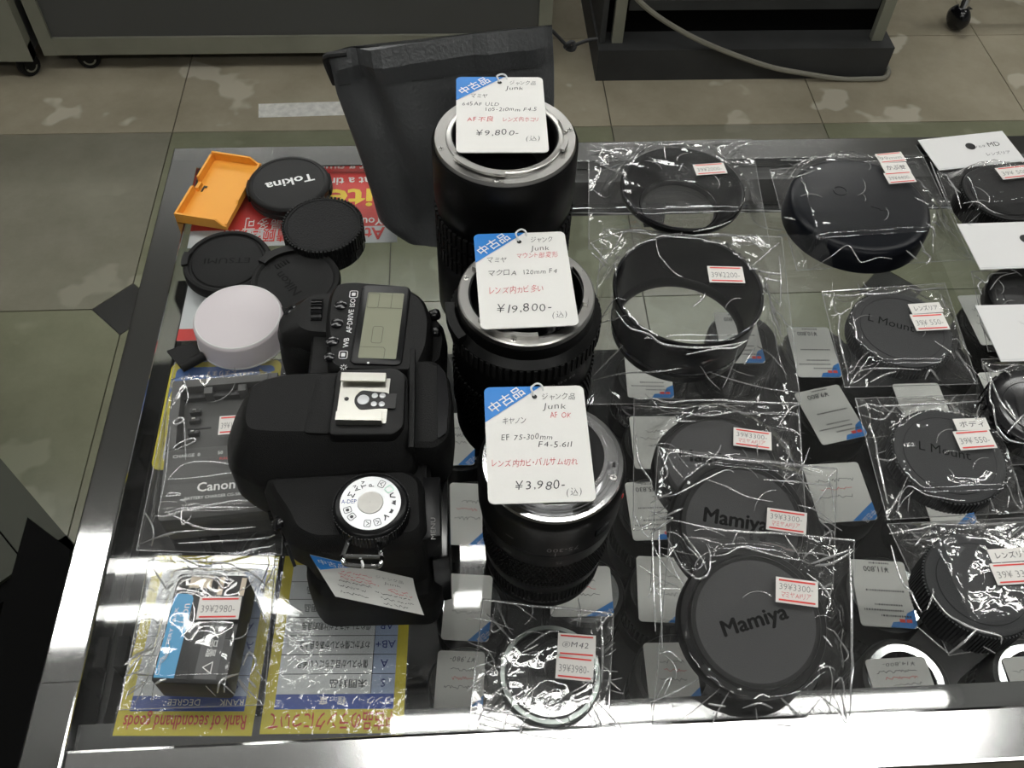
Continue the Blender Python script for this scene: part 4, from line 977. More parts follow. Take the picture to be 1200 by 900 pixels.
b = MB(); b.tube(smooth_path([lp + Vector((0, .002, .001)), lp + Vector((.0006, -.0012, .001)), bent(.42, .06, .0012), bent(.42, .06, -.002)], 5), .0006, 6); b.obj('string_loop', 'nylon_tie', gt)

# ================================================================ clear bags
I4 = Matrix.Identity(4)
def to_plane(px, py, M, zl=0.0):
    n = (M.to_3x3() @ Vector((0, 0, 1))); o = M @ Vector((0, 0, zl)); return M.inverted() @ PPL(px, py, o, n)
def quadM(tl, tr, br, bl, M, zl):
    a, b, c, d = (to_plane(*q, M, zl) for q in (tl, tr, br, bl)); xd = (b - a) + (c - d); yd = (a - d) + (b - c)
    return M @ frame((a + b + c + d) / 4, xd, yd), xd.length / 2, yd.length / 2
def round_item(cx, cy, r, h, fall=.012):
    def f(x, y):
        d = math.hypot(x - cx, y - cy) - r
        return h if d <= 0 else h * math.exp(-(d / fall) ** 1.3)
    return f
def box_item(Mi, w_, d_, h, fall=.01):
    inv = Mi.inverted()
    def f(x, y):
        p = inv @ Vector((x, y, 0)); dx, dy = max(0, abs(p.x) - w_ / 2), max(0, abs(p.y) - d_ / 2); d = math.hypot(dx, dy)
        return h if d <= 0 else h * math.exp(-(d / fall) ** 1.3)
    return f
def sticker(parent, M, w_, h_, price, note=None, top=None, red=True):
    t = MB(); t.box((-w_ / 2, -h_ / 2, 0), (w_ / 2, h_ / 2, .0003), 0, M); s = t.obj('price_sticker', 'sticker', parent, 0)
    if red:
        b = MB()
        for y in (h_ * .39, -h_ * .39): line(b, [(-w_ * .42, y), (w_ * .42, y)], h_ * .07, 0, M, .0005)
        b.obj('red_rule', 'ink_red', s, 0)
    if price:
        b = MB(); write(b, price, -w_ * .42, (.02 if note else -.2) * h_, h_ * (.36 if note else .46), width=w_ * .8, M=M, z=.0005, thin=-.012); b.obj('price_print', 'ink_grey', s, 0)
    if note:
        b = MB(); hand(b, note, -w_ * .38, -h_ * (.27 if price else .1), h_ * (.27 if price else .36), w_ * .72, 0, M, z=.0005); b.obj('handwriting', 'pen_red' if price else 'pen_black', s, 0)
    if top:
        b = MB(); write(b, top, 0, -h_ * .22, h_ * .55, width=w_ * .74, M=M, z=.0005, align='c'); b.obj('printed_text', 'ink_black', s, 0)
    return s
def bag(label, corners, hf, M=I4, group='clear bags on the counter', folds=(), rnd=10, seed=1, wr=.0011, centre=None, rad=.035, bottom=True, n=44, film_m='film', zoff=0.0, seal=True):
    """heat sealed clear bag draped over what it holds"""
    cs = [to_plane(*c, M, .001) for c in corners]
    o = (cs[0] + cs[1] + cs[2] + cs[3]) / 4; o.z = 0
    t = thing('clear_bag', label, 'plastic bag', M=M @ Matrix.Translation(o), group=None)
    R = random.Random(seed)
    def uv(u, v):
        a = cs[3].lerp(cs[2], u); b = cs[0].lerp(cs[1], u); return a.lerp(b, v)
    rays = []
    if centre is not None:
        for k in range(11):
            a = R.uniform(0, 2 * PI); rays.append((a, R.uniform(.05, .14), R.uniform(-1, 1)))
    def z_at(x, y, e=1.0):
        z = hf(x, y)
        q = Vector((x * 38 + seed * 7, y * 38, seed)); rg = 1 - 2 * abs(noise.noise(q))
        rg2 = 1 - 2 * abs(noise.noise(q * 2.3 + Vector((5, 2, 1))))
        d = wr * (max(0, rg) ** 3 * 2.2 + max(0, rg2) ** 3 * .9)
        if centre is not None:
            dx, dy = x - centre[0], y - centre[1]; rr = math.hypot(dx, dy); an = math.atan2(dy, dx)
            for a, wd, s in rays:
                da = (an - a + PI) % (2 * PI) - PI
                if abs(da) < wd * 3: d += wr * 1.9 * (s + 1.1) * math.exp(-(da / wd) ** 2) * min(1, max(0, (rr - rad * .9) / .012))
            if rr < rad * .97: d *= .22
        return z + zoff + .0012 + d * e
    mb = MB(); ids = {}
    for i in range(n + 1):
        for j in range(n + 1):
            u, v = i / n, j / n; p = uv(u, v); e = min(1, min(u, 1 - u, v, 1 - v) * 9)
            z = z_at(p.x, p.y, e); z = .0008 + (z - .0008) * (e ** .6 if seal else max(e ** .6, .6))
            ids[i, j] = len(mb.v); mb.v.append((p.x - o.x, p.y - o.y, z))
    for i in range(n):
        for j in range(n): mb.f.append((ids[i, j], ids[i + 1, j], ids[i + 1, j + 1], ids[i, j + 1])); mb.m.append(0)
    if bottom:
        q = [c - o for c in cs]; mb.add([(p.x, p.y, .0003) for p in (q[3], q[2], q[1], q[0])], [(0, 1, 2, 3)])
    mb.obj('film', film_m, t, 60)
    cb = MB()
    def surf(px, py):
        p = to_plane(px, py, M, .004)
        for _ in range(5): p = to_plane(px, py, M, z_at(p.x, p.y) + .0003)
        return p
    for fl_ in folds:
        pts = [surf(*q) for q in fl_]; pp = smooth_path(pts, 5); m_ = len(pp)
        path = []
        for k, p in enumerate(pp):
            z = max(z_at(p.x, p.y), p.z); path.append((p.x - o.x, p.y - o.y, z + .0004))
        r0 = R.uniform(.00045, .0008)
        cb.tube(path, [r0 * (.35 + .65 * math.sin(PI * (k + .6) / (m_ + .2))) for k in range(m_)], 7)
    for k in range(rnd):
        if centre is not None and k < rnd * .65:
            a = R.uniform(0, 2 * PI); r0 = rad * R.uniform(1.0, 1.15); L = R.uniform(.008, .03); bend = R.uniform(-.4, .4)
            pts = [Vector((centre[0] + (r0 + L * s_) * math.cos(a + bend * s_), centre[1] + (r0 + L * s_) * math.sin(a + bend * s_), 0)) for s_ in [q / 8 for q in range(9)]]
        else:
            u, v = R.uniform(.06, .94), R.uniform(.06, .94); a = R.uniform(0, PI); L = R.uniform(.006, .02); p = uv(u, v)
            pts = [p + Vector((math.cos(a + .8 * s_) * L * s_, math.sin(a + .8 * s_) * L * s_, 0)) for s_ in [q / 6 for q in range(7)]]
        xs = [(c.x, c.y) for c in cs]
        pts = [p for p in pts if min(c[0] for c in xs) < p.x < max(c[0] for c in xs) and min(c[1] for c in xs) < p.y < max(c[1] for c in xs)]
        if len(pts) < 3: continue
        r0 = R.uniform(.00022, .0005); m_ = len(pts)
        cb.tube([(p.x - o.x, p.y - o.y, z_at(p.x, p.y) + .0003) for p in pts], [r0 * (.3 + .7 * math.sin(PI * (q + .6) / (m_ + .2))) for q in range(m_)], 6)
    for (ua, va, ub, vb) in ((0, 0, 1, 0), (1, 0, 1, 1), (1, 1, 0, 1), (0, 1, 0, 0)):
        pp = []
        for k in range(13):
            p = uv(ua + (ub - ua) * k / 12, va + (vb - va) * k / 12); pp.append((p.x - o.x, p.y - o.y, .0011))
        cb.tube(pp, .00028, 5)
    cb.obj('film_folds', 'film_crease', t, 60)
    t['_z'] = 0
    del t['_z']
    return t, (lambda x, y: z_at(x, y)), M.inverted() @ (M @ Matrix.Translation(o))
def loc_of(t): return t.matrix_world.inverted()
def bag_sticker(t, M, tl, tr, br, bl, zl, price, note=None, top=None, red=True):
    Mq, w_, h_ = quadM(tl, tr, br, bl, M, zl); return sticker(t, t.matrix_basis.inverted() @ Mq, w_, h_, price, note, top, red)

# ---- lens hoods
c = P(800, 219, .024); hc = (c.x, c.y)
t = thing('lens_hood', 'shallow flared black lens hood with a small round opening', 'lens hood', (c.x, c.y, .0006))
R_ = .0468
b = MB(); b.lathe([(.0295, 0), (.0310, .002), (.036, .009), (R_ - .001, .017), (R_, .0195), (R_, .0225), (R_ - .0012, .0235), (R_ - .0028, .0228), (R_ - .006, .018), (.033, .0065), (.0285, .003), (.0276, .001), (.0295, 0)], 80); b.obj('shell', 'black_satin', t)
b = MB(); b.lathe([(.0296, .004), (.0302, .0046), (.0296, .0054)], 80); b.obj('bayonet_ring', 'black_gloss', t)
t, zf, _ = bag('clear bag around the shallow flared hood at the rail', [(690, 168), (880, 163), (902, 286), (690, 292)], round_item(hc[0], hc[1], .047, .0255, .01), centre=hc, rad=.047, seed=3, rnd=16, folds=[
    [(693, 170), (716, 181), (738, 192)], [(707, 170), (735, 169), (765, 172)], [(690, 178), (720, 180), (745, 185)], [(694, 187), (712, 197), (728, 204)], [(697, 189), (715, 194)],
    [(842, 180), (858, 168), (872, 166)], [(848, 186), (862, 174), (872, 170)], [(846, 190), (862, 191), (880, 193)], [(812, 272), (840, 266), (857, 259)], [(692, 285), (730, 272), (770, 276), (805, 277), (850, 275), (875, 282), (890, 290)], [(780, 187), (772, 178)], [(796, 200), (800, 192)], [(735, 210), (722, 205)]])
bag_sticker(t, I4, (813, 193), (849, 191), (851, 203), (815, 206), .0280, '39¥2000-')
c = P(806, 340, .043); hc = (c.x, c.y)
t = thing('lens_hood', 'deep wide black lens hood shaped like a short tube', 'lens hood', (c.x, c.y, .0006))
R_ = .0495
b = MB(); b.lathe([(.0425, 0), (.045, .001), (.0462, .004), (R_ - .001, .042), (R_, .043), (R_ - .0005, .0445), (R_ - .0022, .0445), (R_ - .003, .042), (.0445, .008), (.0425, .006), (.0418, .0015), (.0425, 0)], 80); b.obj('shell', 'black_satin', t)
b = MB(); b.lathe([(.0458, .008), (.0468, .0085), (.0472, .012), (.0465, .0125)], 80); b.obj('outer_rib', 'black_gloss', t)
t, zf, _ = bag('clear bag around the deep wide lens hood', [(708, 268), (916, 278), (938, 472), (682, 474)], round_item(hc[0], hc[1], .0497, .0455, .014), centre=hc, rad=.05, seed=5, rnd=22, folds=[
    [(692, 285), (705, 302), (718, 316), (724, 314)], [(693, 296), (708, 312), (722, 324)], [(702, 318), (720, 292), (738, 270), (800, 277), (870, 278), (895, 295)], [(882, 312), (900, 296), (913, 285)], [(880, 316), (900, 320), (915, 322)], [(884, 322), (902, 328), (914, 330)],
    [(722, 365), (737, 384), (760, 392), (778, 404), (820, 408), (860, 404), (876, 399)], [(804, 416), (840, 409), (860, 408), (876, 399)], [(695, 446), (730, 438), (770, 436), (798, 432)], [(696, 440), (715, 420), (730, 405)], [(830, 436), (860, 446), (900, 456), (935, 460)], [(887, 406), (905, 418), (922, 440)], [(872, 428), (880, 414), (885, 408)], [(896, 332), (902, 322)], [(913, 300), (915, 330), (914, 360)],
    [(760, 290), (772, 300), (790, 320), (800, 325)], [(812, 360), (824, 350), (826, 344)]])
bag_sticker(t, I4, (829, 312), (870, 313), (873, 332), (831, 331), .0478, '39¥2200-')

# ---- big slip-on cap
c = P(1007, 240, .02); hc = (c.x, c.y)
t = thing('lens_cover', 'very large glossy dark slip-on lens cap', 'lens cap', (c.x, c.y, .0006))
R_ = .0535
b = MB(); b.lathe([(R_ - .001, 0), (R_, .001), (R_ - .0002, .016), (R_ - .0015, .0195), (R_ - .004, .0212), (R_ - .008, .0217), (.0002, .0219)], 88, cap0=True); b.obj('shell', 'navy_cap', t)
b = MB(); b.lathe([(.0052, .0218), (.005, .0222), (.0046, .0222), (.0044, .0218)], 28, 0, T(-.012, .013, 0)); b.box((.008, -.001, .0215), (.0155, -.0002, .0223), 0, Matrix.Rotation(-.5, 4, 'Z')); b.box((.013, -.008, .0215), (.0195, -.0072, .0223), 0, Matrix.Rotation(-.1, 4, 'Z')); b.obj('embossed_mark', 'navy_cap', t)
t, zf, _ = bag('clear bag around the very large slip-on cap', [(902, 199), (1082, 184), (1138, 304), (934, 317)], round_item(hc[0], hc[1], .0538, .0232, .012), centre=hc, rad=.054, seed=8, rnd=24, folds=[
    [(915, 188), (950, 188), (985, 184)], [(908, 205), (930, 208), (955, 200)], [(950, 316), (975, 300), (993, 288), (1003, 300), (1010, 308), (1030, 302), (1045, 304)], [(1080, 294), (1090, 302), (1085, 310)], [(1062, 294), (1075, 305)], [(1078, 283), (1084, 296)], [(1092, 262), (1102, 266)], [(919, 255), (932, 258)], [(1090, 190), (1100, 215), (1115, 250)], [(1085, 262), (1096, 278)], [(1072, 232), (1088, 240)]], film_m='film')
bag_sticker(t, I4, (1025, 181), (1055, 178), (1063, 189), (1032, 192), .0252, '99mm')
bag_sticker(t, I4, (1033, 192), (1062, 190), (1067, 201), (1036, 203), .0252, None, None, 'かぶせ', False)
bag_sticker(t, I4, (1036, 203), (1067, 201), (1074, 213), (1041, 216), .0252, '39¥4400-')

# ---- generic ribbed cap
def ribbed_cap(label, px, py, zt, R_, h, m_='cap_grey', ribs=90, text=None, trot=0, rim=.0028, top_m=None, name='rear_lens_cap', M=None, disc=None):
    c = P(px, py, zt)
    t = thing(name, label, 'lens cap', M=M if M is not None else T(c.x, c.y, .0006))
    b = MB(); d = disc or (R_ - rim)
    b.lathe([(R_ - .0015, 0), (R_ - .0005, .0008), (R_ - .0005, h - .0015), (R_ - .0012, h - .0004), (d, h), (d - .0006, h - .0002), (.0002, h - .0002)], 80, cap0=True); b.obj('disc', m_, t)
    if ribs:
        b = MB(); knurl(b, R_ - .0007, .0015, h - .0012, ribs, .55, .0011); b.obj('grip_ribs', m_, t)
    b = MB(); b.lathe([(d - .0036, h - .00015), (d - .0036, h + .0001), (d - .0041, h + .0001), (d - .0041, h - .00015)], 80); b.obj('face_groove', 'cap_grey_deep', t)
    if text:
        b = MB(); s, sz, wd, dx, dy = text; write(b, s, dx, dy, sz, width=wd, rot=trot, z=h + .0001, align='c'); b.obj('engraved_text', 'emboss_dark', t, 0)
    return t, (c.x, c.y)
t, hc = ribbed_cap('grey ribbed mount cap lettered L Mount under the upper bag label', 1056, 386, .013, .0345, .0135, text=('L Mount', .0095, .031, -.007, .002), trot=math.radians(-22))
t, zf, _ = bag('clear bag around the ribbed mount cap next to the big slip-on cap', [(963, 342), (1107, 332), (1146, 450), (990, 454)], round_item(*hc, .035, .015, .01), centre=hc, rad=.035, seed=11, rnd=20, folds=[
    [(963, 346), (1000, 347), (1050, 343), (1106, 337)], [(1000, 372), (1003, 395), (1010, 402)], [(997, 450), (1008, 435), (1040, 432), (1080, 434)], [(1020, 448), (1035, 440), (1050, 436)], [(1084, 445), (1090, 434), (1100, 446)], [(1120, 412), (1132, 430), (1143, 448)], [(976, 350), (984, 400), (994, 440)], [(1095, 400), (1118, 420)], [(1102, 345), (1110, 372)]])
bag_sticker(t, I4, (1065, 357), (1101, 354), (1105, 366), (1068, 368), .0168, None, None, 'レンズリア', False)
bag_sticker(t, I4, (1068, 369), (1106, 367), (1112, 386), (1072, 388), .0168, '39¥ 550-')
t, hc = ribbed_cap('grey ribbed mount cap lettered L Mount on the bag with a tag below', 1112, 534, .013, .0345, .0135, text=('L Mount', .0095, .031, -.003, .0), trot=math.radians(-17))
t, zf, _ = bag('clear bag around the ribbed mount cap with a body cap label', [(1002, 467), (1157, 462), (1204, 600), (1040, 609)], round_item(*hc, .035, .015, .01), centre=hc, rad=.035, seed=14, rnd=20, folds=[
    [(1002, 478), (1040, 476), (1100, 474), (1155, 470)], [(1010, 487), (1035, 492), (1050, 476), (1058, 490), (1042, 502)], [(1050, 602), (1056, 580), (1066, 570), (1085, 580), (1110, 585), (1130, 588)], [(1040, 605), (1048, 590), (1055, 576)], [(1150, 470), (1145, 485), (1143, 492)], [(1160, 585), (1165, 598)], [(1175, 565), (1190, 590), (1198, 598)], [(1020, 500), (1030, 545), (1040, 590)], [(1025, 537), (1042, 540), (1050, 536)]])
bag_sticker(t, I4, (1117, 491), (1155, 490), (1160, 503), (1121, 505), .0168, None, None, 'ボディ', False)
bag_sticker(t, I4, (1118, 506), (1160, 503), (1167, 525), (1124, 528), .0168, '39¥ 550-')
t, hc = ribbed_cap('deep ribbed dark rear cap with a flat speckled top beside the front rail', 1150, 684, .023, .0312, .023, 'cap_grey', 96, disc=.0282)
t, zf, _ = bag('clear bag around the deep ribbed rear cap near the front rail', [(1040, 614), (1215, 606), (1265, 745), (1112, 768)], round_item(*hc, .032, .0245, .012), centre=hc, rad=.032, seed=17, rnd=22, folds=[
    [(1042, 626), (1080, 620), (1140, 616), (1200, 612)], [(1060, 615), (1075, 630), (1095, 642)], [(1072, 640), (1078, 632), (1070, 628)], [(1092, 698), (1112, 722), (1144, 738), (1170, 745), (1173, 755)], [(1144, 738), (1130, 752), (1112, 766)], [(1075, 735), (1090, 748), (1111, 766)], [(1086, 715), (1092, 700), (1093, 690)], [(1152, 758), (1166, 766)], [(1176, 766), (1190, 762), (1205, 762)], [(1180, 634), (1195, 620), (1205, 615)], [(1044, 640), (1056, 680), (1080, 718)]])
bag_sticker(t, I4, (1157, 644), (1210, 641), (1214, 656), (1162, 660), .0265, None, None, 'レンズリア', False)
bag_sticker(t, I4, (1161, 661), (1213, 658), (1219, 683), (1167, 686), .0265, '39¥ 330-')

# ---- bags with header cards
def header(label, tl, tr, br, bl, texts, hole, z=.004):
    M, w_, h_ = quad(tl, tr, br, bl, z); t = thing('header_card', label, 'card', M=M)
    b = MB(); b.box((-w_ / 2, -h_ / 2, -.0006), (w_ / 2, h_ / 2, 0)); b.obj('card', 'header_card', t, 0)
    if hole: b = MB(); flat(b, circ(.0042, 24, hole[0] * w_, hole[1] * h_), .0002); b.obj('hole', 'inner_black', t, 0)
    b = MB()
    for s, x, y, sz, wd in texts: write(b, s, x * w_, y * h_, sz, width=wd)
    if texts: b.obj('printed_text', 'ink_black', t, 0)
    b = MB(); b.box((-w_ / 2, -h_ / 2 - .0016, -.0007), (w_ / 2, -h_ / 2 - .0001, -.0001)); b.obj('fold_strip', 'film_seal', t, 0)
    return t
header('white header card printed MD with a punched hole at the back rail', (1077, 164), (1177, 153), (1198, 187), (1098, 198), [('MD', .22, .02, .0075, None), ('ミノルタ', .02, .03, .0032, .0125), ('レンズリア', .13, -.26, .0042, .021)], (.02, .1))
t, hc = ribbed_cap('black ribbed rear cap under the card printed MD', 1176, 227, .02, .0315, .021, 'black_plastic', 80, disc=.029)
t, zf, _ = bag('clear bag hanging from the card printed MD', [(1098, 201), (1200, 190), (1225, 262), (1127, 276)], round_item(*hc, .032, .0225, .01), centre=hc, rad=.032, seed=21, rnd=18, folds=[[(1100, 202), (1115, 215), (1122, 230), (1126, 245)], [(1128, 239), (1145, 237), (1160, 247), (1175, 252)], [(1112, 216), (1125, 226)], [(1132, 262), (1150, 270), (1165, 262)]])
bag_sticker(t, I4, (1167, 197), (1207, 193), (1214, 206), (1174, 211), .0245, '39¥ 500-')
header('plain white header card with a punched hole below the MD cap', (1133, 263), (1232, 260), (1243, 309), (1136, 313), [], (.18, .1), .0255)
t, hc = ribbed_cap('black body cap under the plain punched header card', 1212, 350, .012, .033, .012, 'black_satin', 0, name='body_cap', disc=.025)
t, zf, _ = bag('clear bag hanging from the plain punched header card', [(1138, 318), (1240, 314), (1262, 405), (1158, 412)], round_item(*hc, .0335, .0135, .01), centre=hc, rad=.0335, seed=23, rnd=16, folds=[[(1140, 322), (1155, 332), (1160, 322), (1180, 320)], [(1150, 345), (1146, 335), (1152, 328)], [(1160, 340), (1172, 325), (1190, 320)], [(1147, 360), (1150, 380), (1160, 400)]])
header('plain white header card without a hole beside the mount caps', (1164, 361), (1262, 358), (1262, 416), (1150, 418), [], None, .0165)
c = P(1213, 473, .012)
t, hc = ribbed_cap('black knobbed rear cap under the plain card without a hole', 1214, 478, .016, .031, .016, 'black_gloss', 24, disc=.024)
t, zf, _ = bag('clear bag hanging from the card without a hole', [(1150, 421), (1262, 419), (1280, 540), (1186, 545)], round_item(*hc, .0318, .0175, .01), centre=hc, rad=.0318, seed=26, rnd=20, folds=[[(1152, 426), (1165, 436), (1185, 430)], [(1158, 440), (1172, 470), (1190, 492)], [(1180, 508), (1192, 494), (1200, 486)], [(1168, 500), (1180, 515), (1200, 520)], [(1155, 430), (1160, 470), (1170, 510)], [(1178, 470), (1190, 490)]])

# ---- the three lettered caps
def big_cap(label, M, txt):
    t = thing('rear_lens_cap', label, 'lens cap', M=M)
    R_ = .0395
    b = MB(); b.lathe([(R_ - .0015, 0), (R_, .001), (R_, .0105), (R_ - .0008, .0122), (R_ - .0028, .0128), (.0352, .0128), (.0348, .0155), (.0342, .0165), (.0322, .0168), (.0318, .0166), (.0002, .0166)], 88, cap0=True); b.obj('disc', 'cap_grey_deep' if False else 'black_plastic', t)
    b = MB(); b.lathe([(.0317, .01662), (.0002, .0168)], 80); b.obj('face', 'cap_face', t)
    b = MB(); arc_wedge(b, .0358, .0388, .0126, .0142, 3.35, 3.75, 10); b.obj('index_lug', 'black_gloss', t)
    b = MB(); [write(b, 'Mamiya', txt[0] + d_, txt[1] + e_, .0115, width=.036, rot=txt[2], z=.01695, align='c') for d_, e_ in ((0, 0), (.0004, 0), (-.0004, 0), (0, .0003), (0, -.0003))]; b.obj('lettering', 'emboss_dark', t, 0)
    return t
mat('cap_face', (.03, .03, .031), .52, bump=.25, bscale=2200)
cA = P(843, 545, .016); MA = T(cA.x, cA.y, .0006, 0)
big_cap('dark cap with maker lettering lying flat at the far end of the overlapping caps', MA, (-.006, .001, math.radians(-8)))
ff = [[(743, 467), (790, 472), (860, 471), (936, 474)], [(742, 476), (800, 479), (870, 484), (937, 487)], [(770, 486), (800, 484), (830, 488), (870, 486), (910, 484), (935, 486)], [(745, 510), (748, 540), (760, 560), (764, 565)], [(912, 500), (925, 480), (938, 474)], [(910, 500), (930, 505), (938, 512)], [(915, 515), (925, 530), (920, 548), (930, 555)], [(770, 523), (778, 540), (782, 556), (775, 565)], [(934, 480), (938, 520), (940, 556)], [(790, 494), (815, 494)]]
t, zf, _ = bag('clear bag around the flat lettered cap, lowest of the overlapping three', [(743, 466), (936, 474), (944, 600), (742, 622)], round_item(cA.x, cA.y, .0398, .0180, .01), centre=(cA.x, cA.y), rad=.04, seed=31, rnd=16, folds=ff)
bag_sticker(t, I4, (860, 501), (904, 507), (904, 528), (859, 522), .0205, '39¥3300-', 'マミヤAFリア')
tiltB = math.radians(23); cB = P(870, 617, .032); MB_ = T(cB.x, cB.y, cB.z, 0, tiltB) @ Matrix.Translation((0, 0, -.0168))
big_cap('dark cap with maker lettering leaning in the middle of the overlapping caps', MB_, (-.004, .0, math.radians(-12)))
t, zf, _ = bag('clear bag around the leaning middle lettered cap', [(771, 525), (981, 549), (976, 690), (762, 690)], round_item(0, 0, .0398, .018, .012), M=MB_, centre=(0, 0), rad=.04, seed=33, rnd=16, bottom=False, seal=False, folds=[
    [(771, 524), (830, 536), (900, 542), (980, 550)], [(764, 582), (790, 580), (820, 565), (850, 551), (860, 554)], [(825, 561), (850, 570), (875, 582), (905, 588)], [(895, 562), (940, 566), (975, 569)], [(980, 552), (970, 562), (975, 575), (977, 600)], [(935, 592), (955, 598), (975, 612)], [(770, 610), (790, 600), (800, 596)], [(762, 626), (780, 612), (788, 607), (776, 606)], [(744, 605), (750, 618)], [(960, 610), (974, 625), (970, 640)], [(780, 530), (790, 548), (800, 560)], [(965, 628), (975, 622), (978, 630)]])
bag_sticker(t, MB_, (899, 595), (945, 601), (945, 627), (898, 620), .0200, '39¥3300-', 'マミヤAFリア')
tiltC = math.radians(14); cC = P(886, 727, .029); MC_ = T(cC.x, cC.y, cC.z, 0, tiltC) @ Matrix.Translation((0, 0, -.0168))
big_cap('dark cap with maker lettering fully in view on top of the overlapping caps', MC_, (.0, -.0035, math.radians(13)))
t, zf, _ = bag('clear bag around the lettered cap lying on top near the front rail', [(786, 611), (1001, 633), (996, 848), (764, 852)], round_item(0, 0, .0398, .018, .012), M=MC_, centre=(0, 0), rad=.04, seed=36, rnd=24, bottom=False, seal=False, folds=[
    [(788, 610), (850, 622), (920, 626), (1000, 634)], [(782, 630), (800, 665), (815, 678), (830, 672), (832, 650), (828, 638)], [(800, 625), (815, 645), (828, 668)], [(805, 640), (820, 655)], [(832, 652), (850, 650), (868, 641), (885, 645), (910, 652), (948, 661)], [(950, 661), (975, 652), (998, 644)], [(955, 663), (975, 660), (999, 646)], [(945, 672), (960, 684), (972, 700), (968, 720)], [(962, 690), (975, 685), (972, 698)], [(968, 735), (985, 752), (994, 768), (988, 776)], [(965, 745), (975, 758)], [(985, 810), (990, 835), (992, 848)], [(978, 800), (986, 795), (990, 815)], [(915, 818), (930, 834), (938, 840)], [(960, 815), (985, 835)], [(870, 830), (890, 824), (905, 830)], [(772, 766), (785, 764), (798, 775)], [(770, 818), (780, 798), (786, 796), (778, 815)], [(760, 700), (764, 690), (775, 700)], [(764, 620), (766, 690), (768, 740)], [(772, 622), (774, 700), (776, 760)], [(995, 640), (998, 740), (995, 840)], [(830, 825), (850, 828)], [(760, 630), (752, 620), (768, 612)]])
bag_sticker(t, MC_, (910, 676), (959, 682), (958, 712), (908, 705), .0200, '39¥3300-', 'マミヤAFリア')

# ---- adapter ring
c = P(645, 789, .005); hc = (c.x, c.y)
t = thing('adapter_ring', 'thin silvery adapter ring with a notch', 'adapter ring', (c.x, c.y, .0006))
b = MB(); a0, a1 = math.radians(-72), math.radians(272)
rg = []
for i in range(91):
    a = a0 + (a1 - a0) * i / 90; rr = [(.0240, 0), (.0268, 0), (.0270, .003), (.0265, .0045), (.0243, .0045), (.0238, .003)]
    rg.append([(r_ * math.cos(a), r_ * math.sin(a), z_) for r_, z_ in rr])
b.loft(rg); b.obj('ring', 'rainbow_ring', t)
b = MB(); arc_wedge(b, .0238, .0262, .0, .0028, a1 - 2 * PI - .02, a0 + .02, 8); b.obj('notch_step', 'rainbow_ring', t)
b = MB(); arc_wedge(b, .0226, .0239, .0, .0036, 0, 2 * PI, 72); b.obj('inner_ring', 'black_satin', t)
b = MB()
s = 'PHILIPPINES'
for i, ch in enumerate(s):
    a = math.radians(190 + i * 4.2); v, f, wd = glyphs(ch); M_ = T(.0247 * math.cos(a), .0247 * math.sin(a), .0047, a + PI / 2) @ Matrix.Diagonal((.0016, .0016, 1, 1)); b.add(v, f, 0, M_)
b.obj('lettering', 'ink_black', t, 0)
t, zf, _ = bag('small clear bag around the silvery adapter ring', [(566, 702), (719, 719), (712, 866), (549, 856)], lambda x, y: .0062 * math.exp(-(max(0, math.hypot(x - hc[0], y - hc[1]) - .027) / .008) ** 1.3), centre=hc, rad=.0275, seed=41, rnd=34, wr=.0013, folds=[
    [(567, 703), (620, 710), (670, 714), (718, 720)], [(575, 762), (570, 775), (582, 782), (595, 777), (590, 765)], [(556, 806), (562, 802), (560, 810)], [(560, 845), (575, 820), (590, 806), (600, 815)], [(640, 815), (650, 808), (660, 812), (655, 822), (640, 825), (636, 815)], [(690, 820), (700, 840), (705, 850)], [(704, 722), (706, 760), (705, 800)], [(700, 740), (710, 725), (716, 722)], [(615, 760), (640, 742), (655, 740)], [(612, 765), (630, 756)], [(570, 720), (590, 740), (600, 755)], [(705, 780), (715, 790), (710, 810)], [(555, 836), (600, 848), (650, 856), (710, 862)], [(560, 828), (620, 842)], [(580, 712), (576, 740), (590, 735)], [(594, 792), (600, 780)], [(670, 812), (690, 800), (698, 790)]])
bag_sticker(t, I4, (655, 742), (699, 745), (697, 772), (652, 768), .0085, None, '⑧M42')
bag_sticker(t, I4, (653, 768), (697, 771), (694, 800), (650, 794), .0085, '39¥3980-')

# ---- battery
Mb, bw, bh = quad((202, 672), (287, 674), (269, 803), (184, 799), .021); Mb.translation.z = .0006
t = thing('camera_battery', 'black lithium battery pack with a blue label', 'battery', M=Mb)
b = MB(); b.prism(rrect(bw, bh, .0025, 3), .0, .0205, bev=.0009); b.obj('case', 'battery_black', t)
b = MB(); flat(b, [(-bw * .47, -bh * .46), (-bw * .2, -bh * .46), (-bw * .2, bh * .26), (-bw * .24, bh * .3), (-bw * .44, bh * .3), (-bw * .47, bh * .26)], .0207); b.obj('blue_label', 'battery_blue', t, 0)
b = MB(); flat(b, rct(.06 * bw, -bh * .46, .36 * bw, bh * .32), .0207); b.obj('grey_label', 'battery_grey', t, 0)
b = MB()
for x in (-.30, -.13): b.box((x * bw, bh * .36, .0205), (x * bw + bw * .14, bh * .48, .0209))
for x in (.11, .42): b.box((x * bw, bh * .3, .0205), (x * bw + bw * .07, bh * .47, .0209))
b.obj('contact', 'contact_cream', t, 0)
b = MB()
for (x, y, w2, h2) in ((-.12, .0, .16, .14), (-.12, -.08, .16, .05)):
    b.box((x * bw, y * bh, .0205), (x * bw + w2 * bw, y * bh + h2 * bh, .0208))
b.obj('latch', 'charger_dark', t, 0)
b = MB(); b.box((-.18 * bw, -.47 * bh, .0205), (-.02 * bw, -.39 * bh, .0209)); b.box((.37 * bw, -.1 * bh, .0205), (.43 * bw, .1 * bh, .0212)); b.obj('recess', 'inner_black', t, 0)
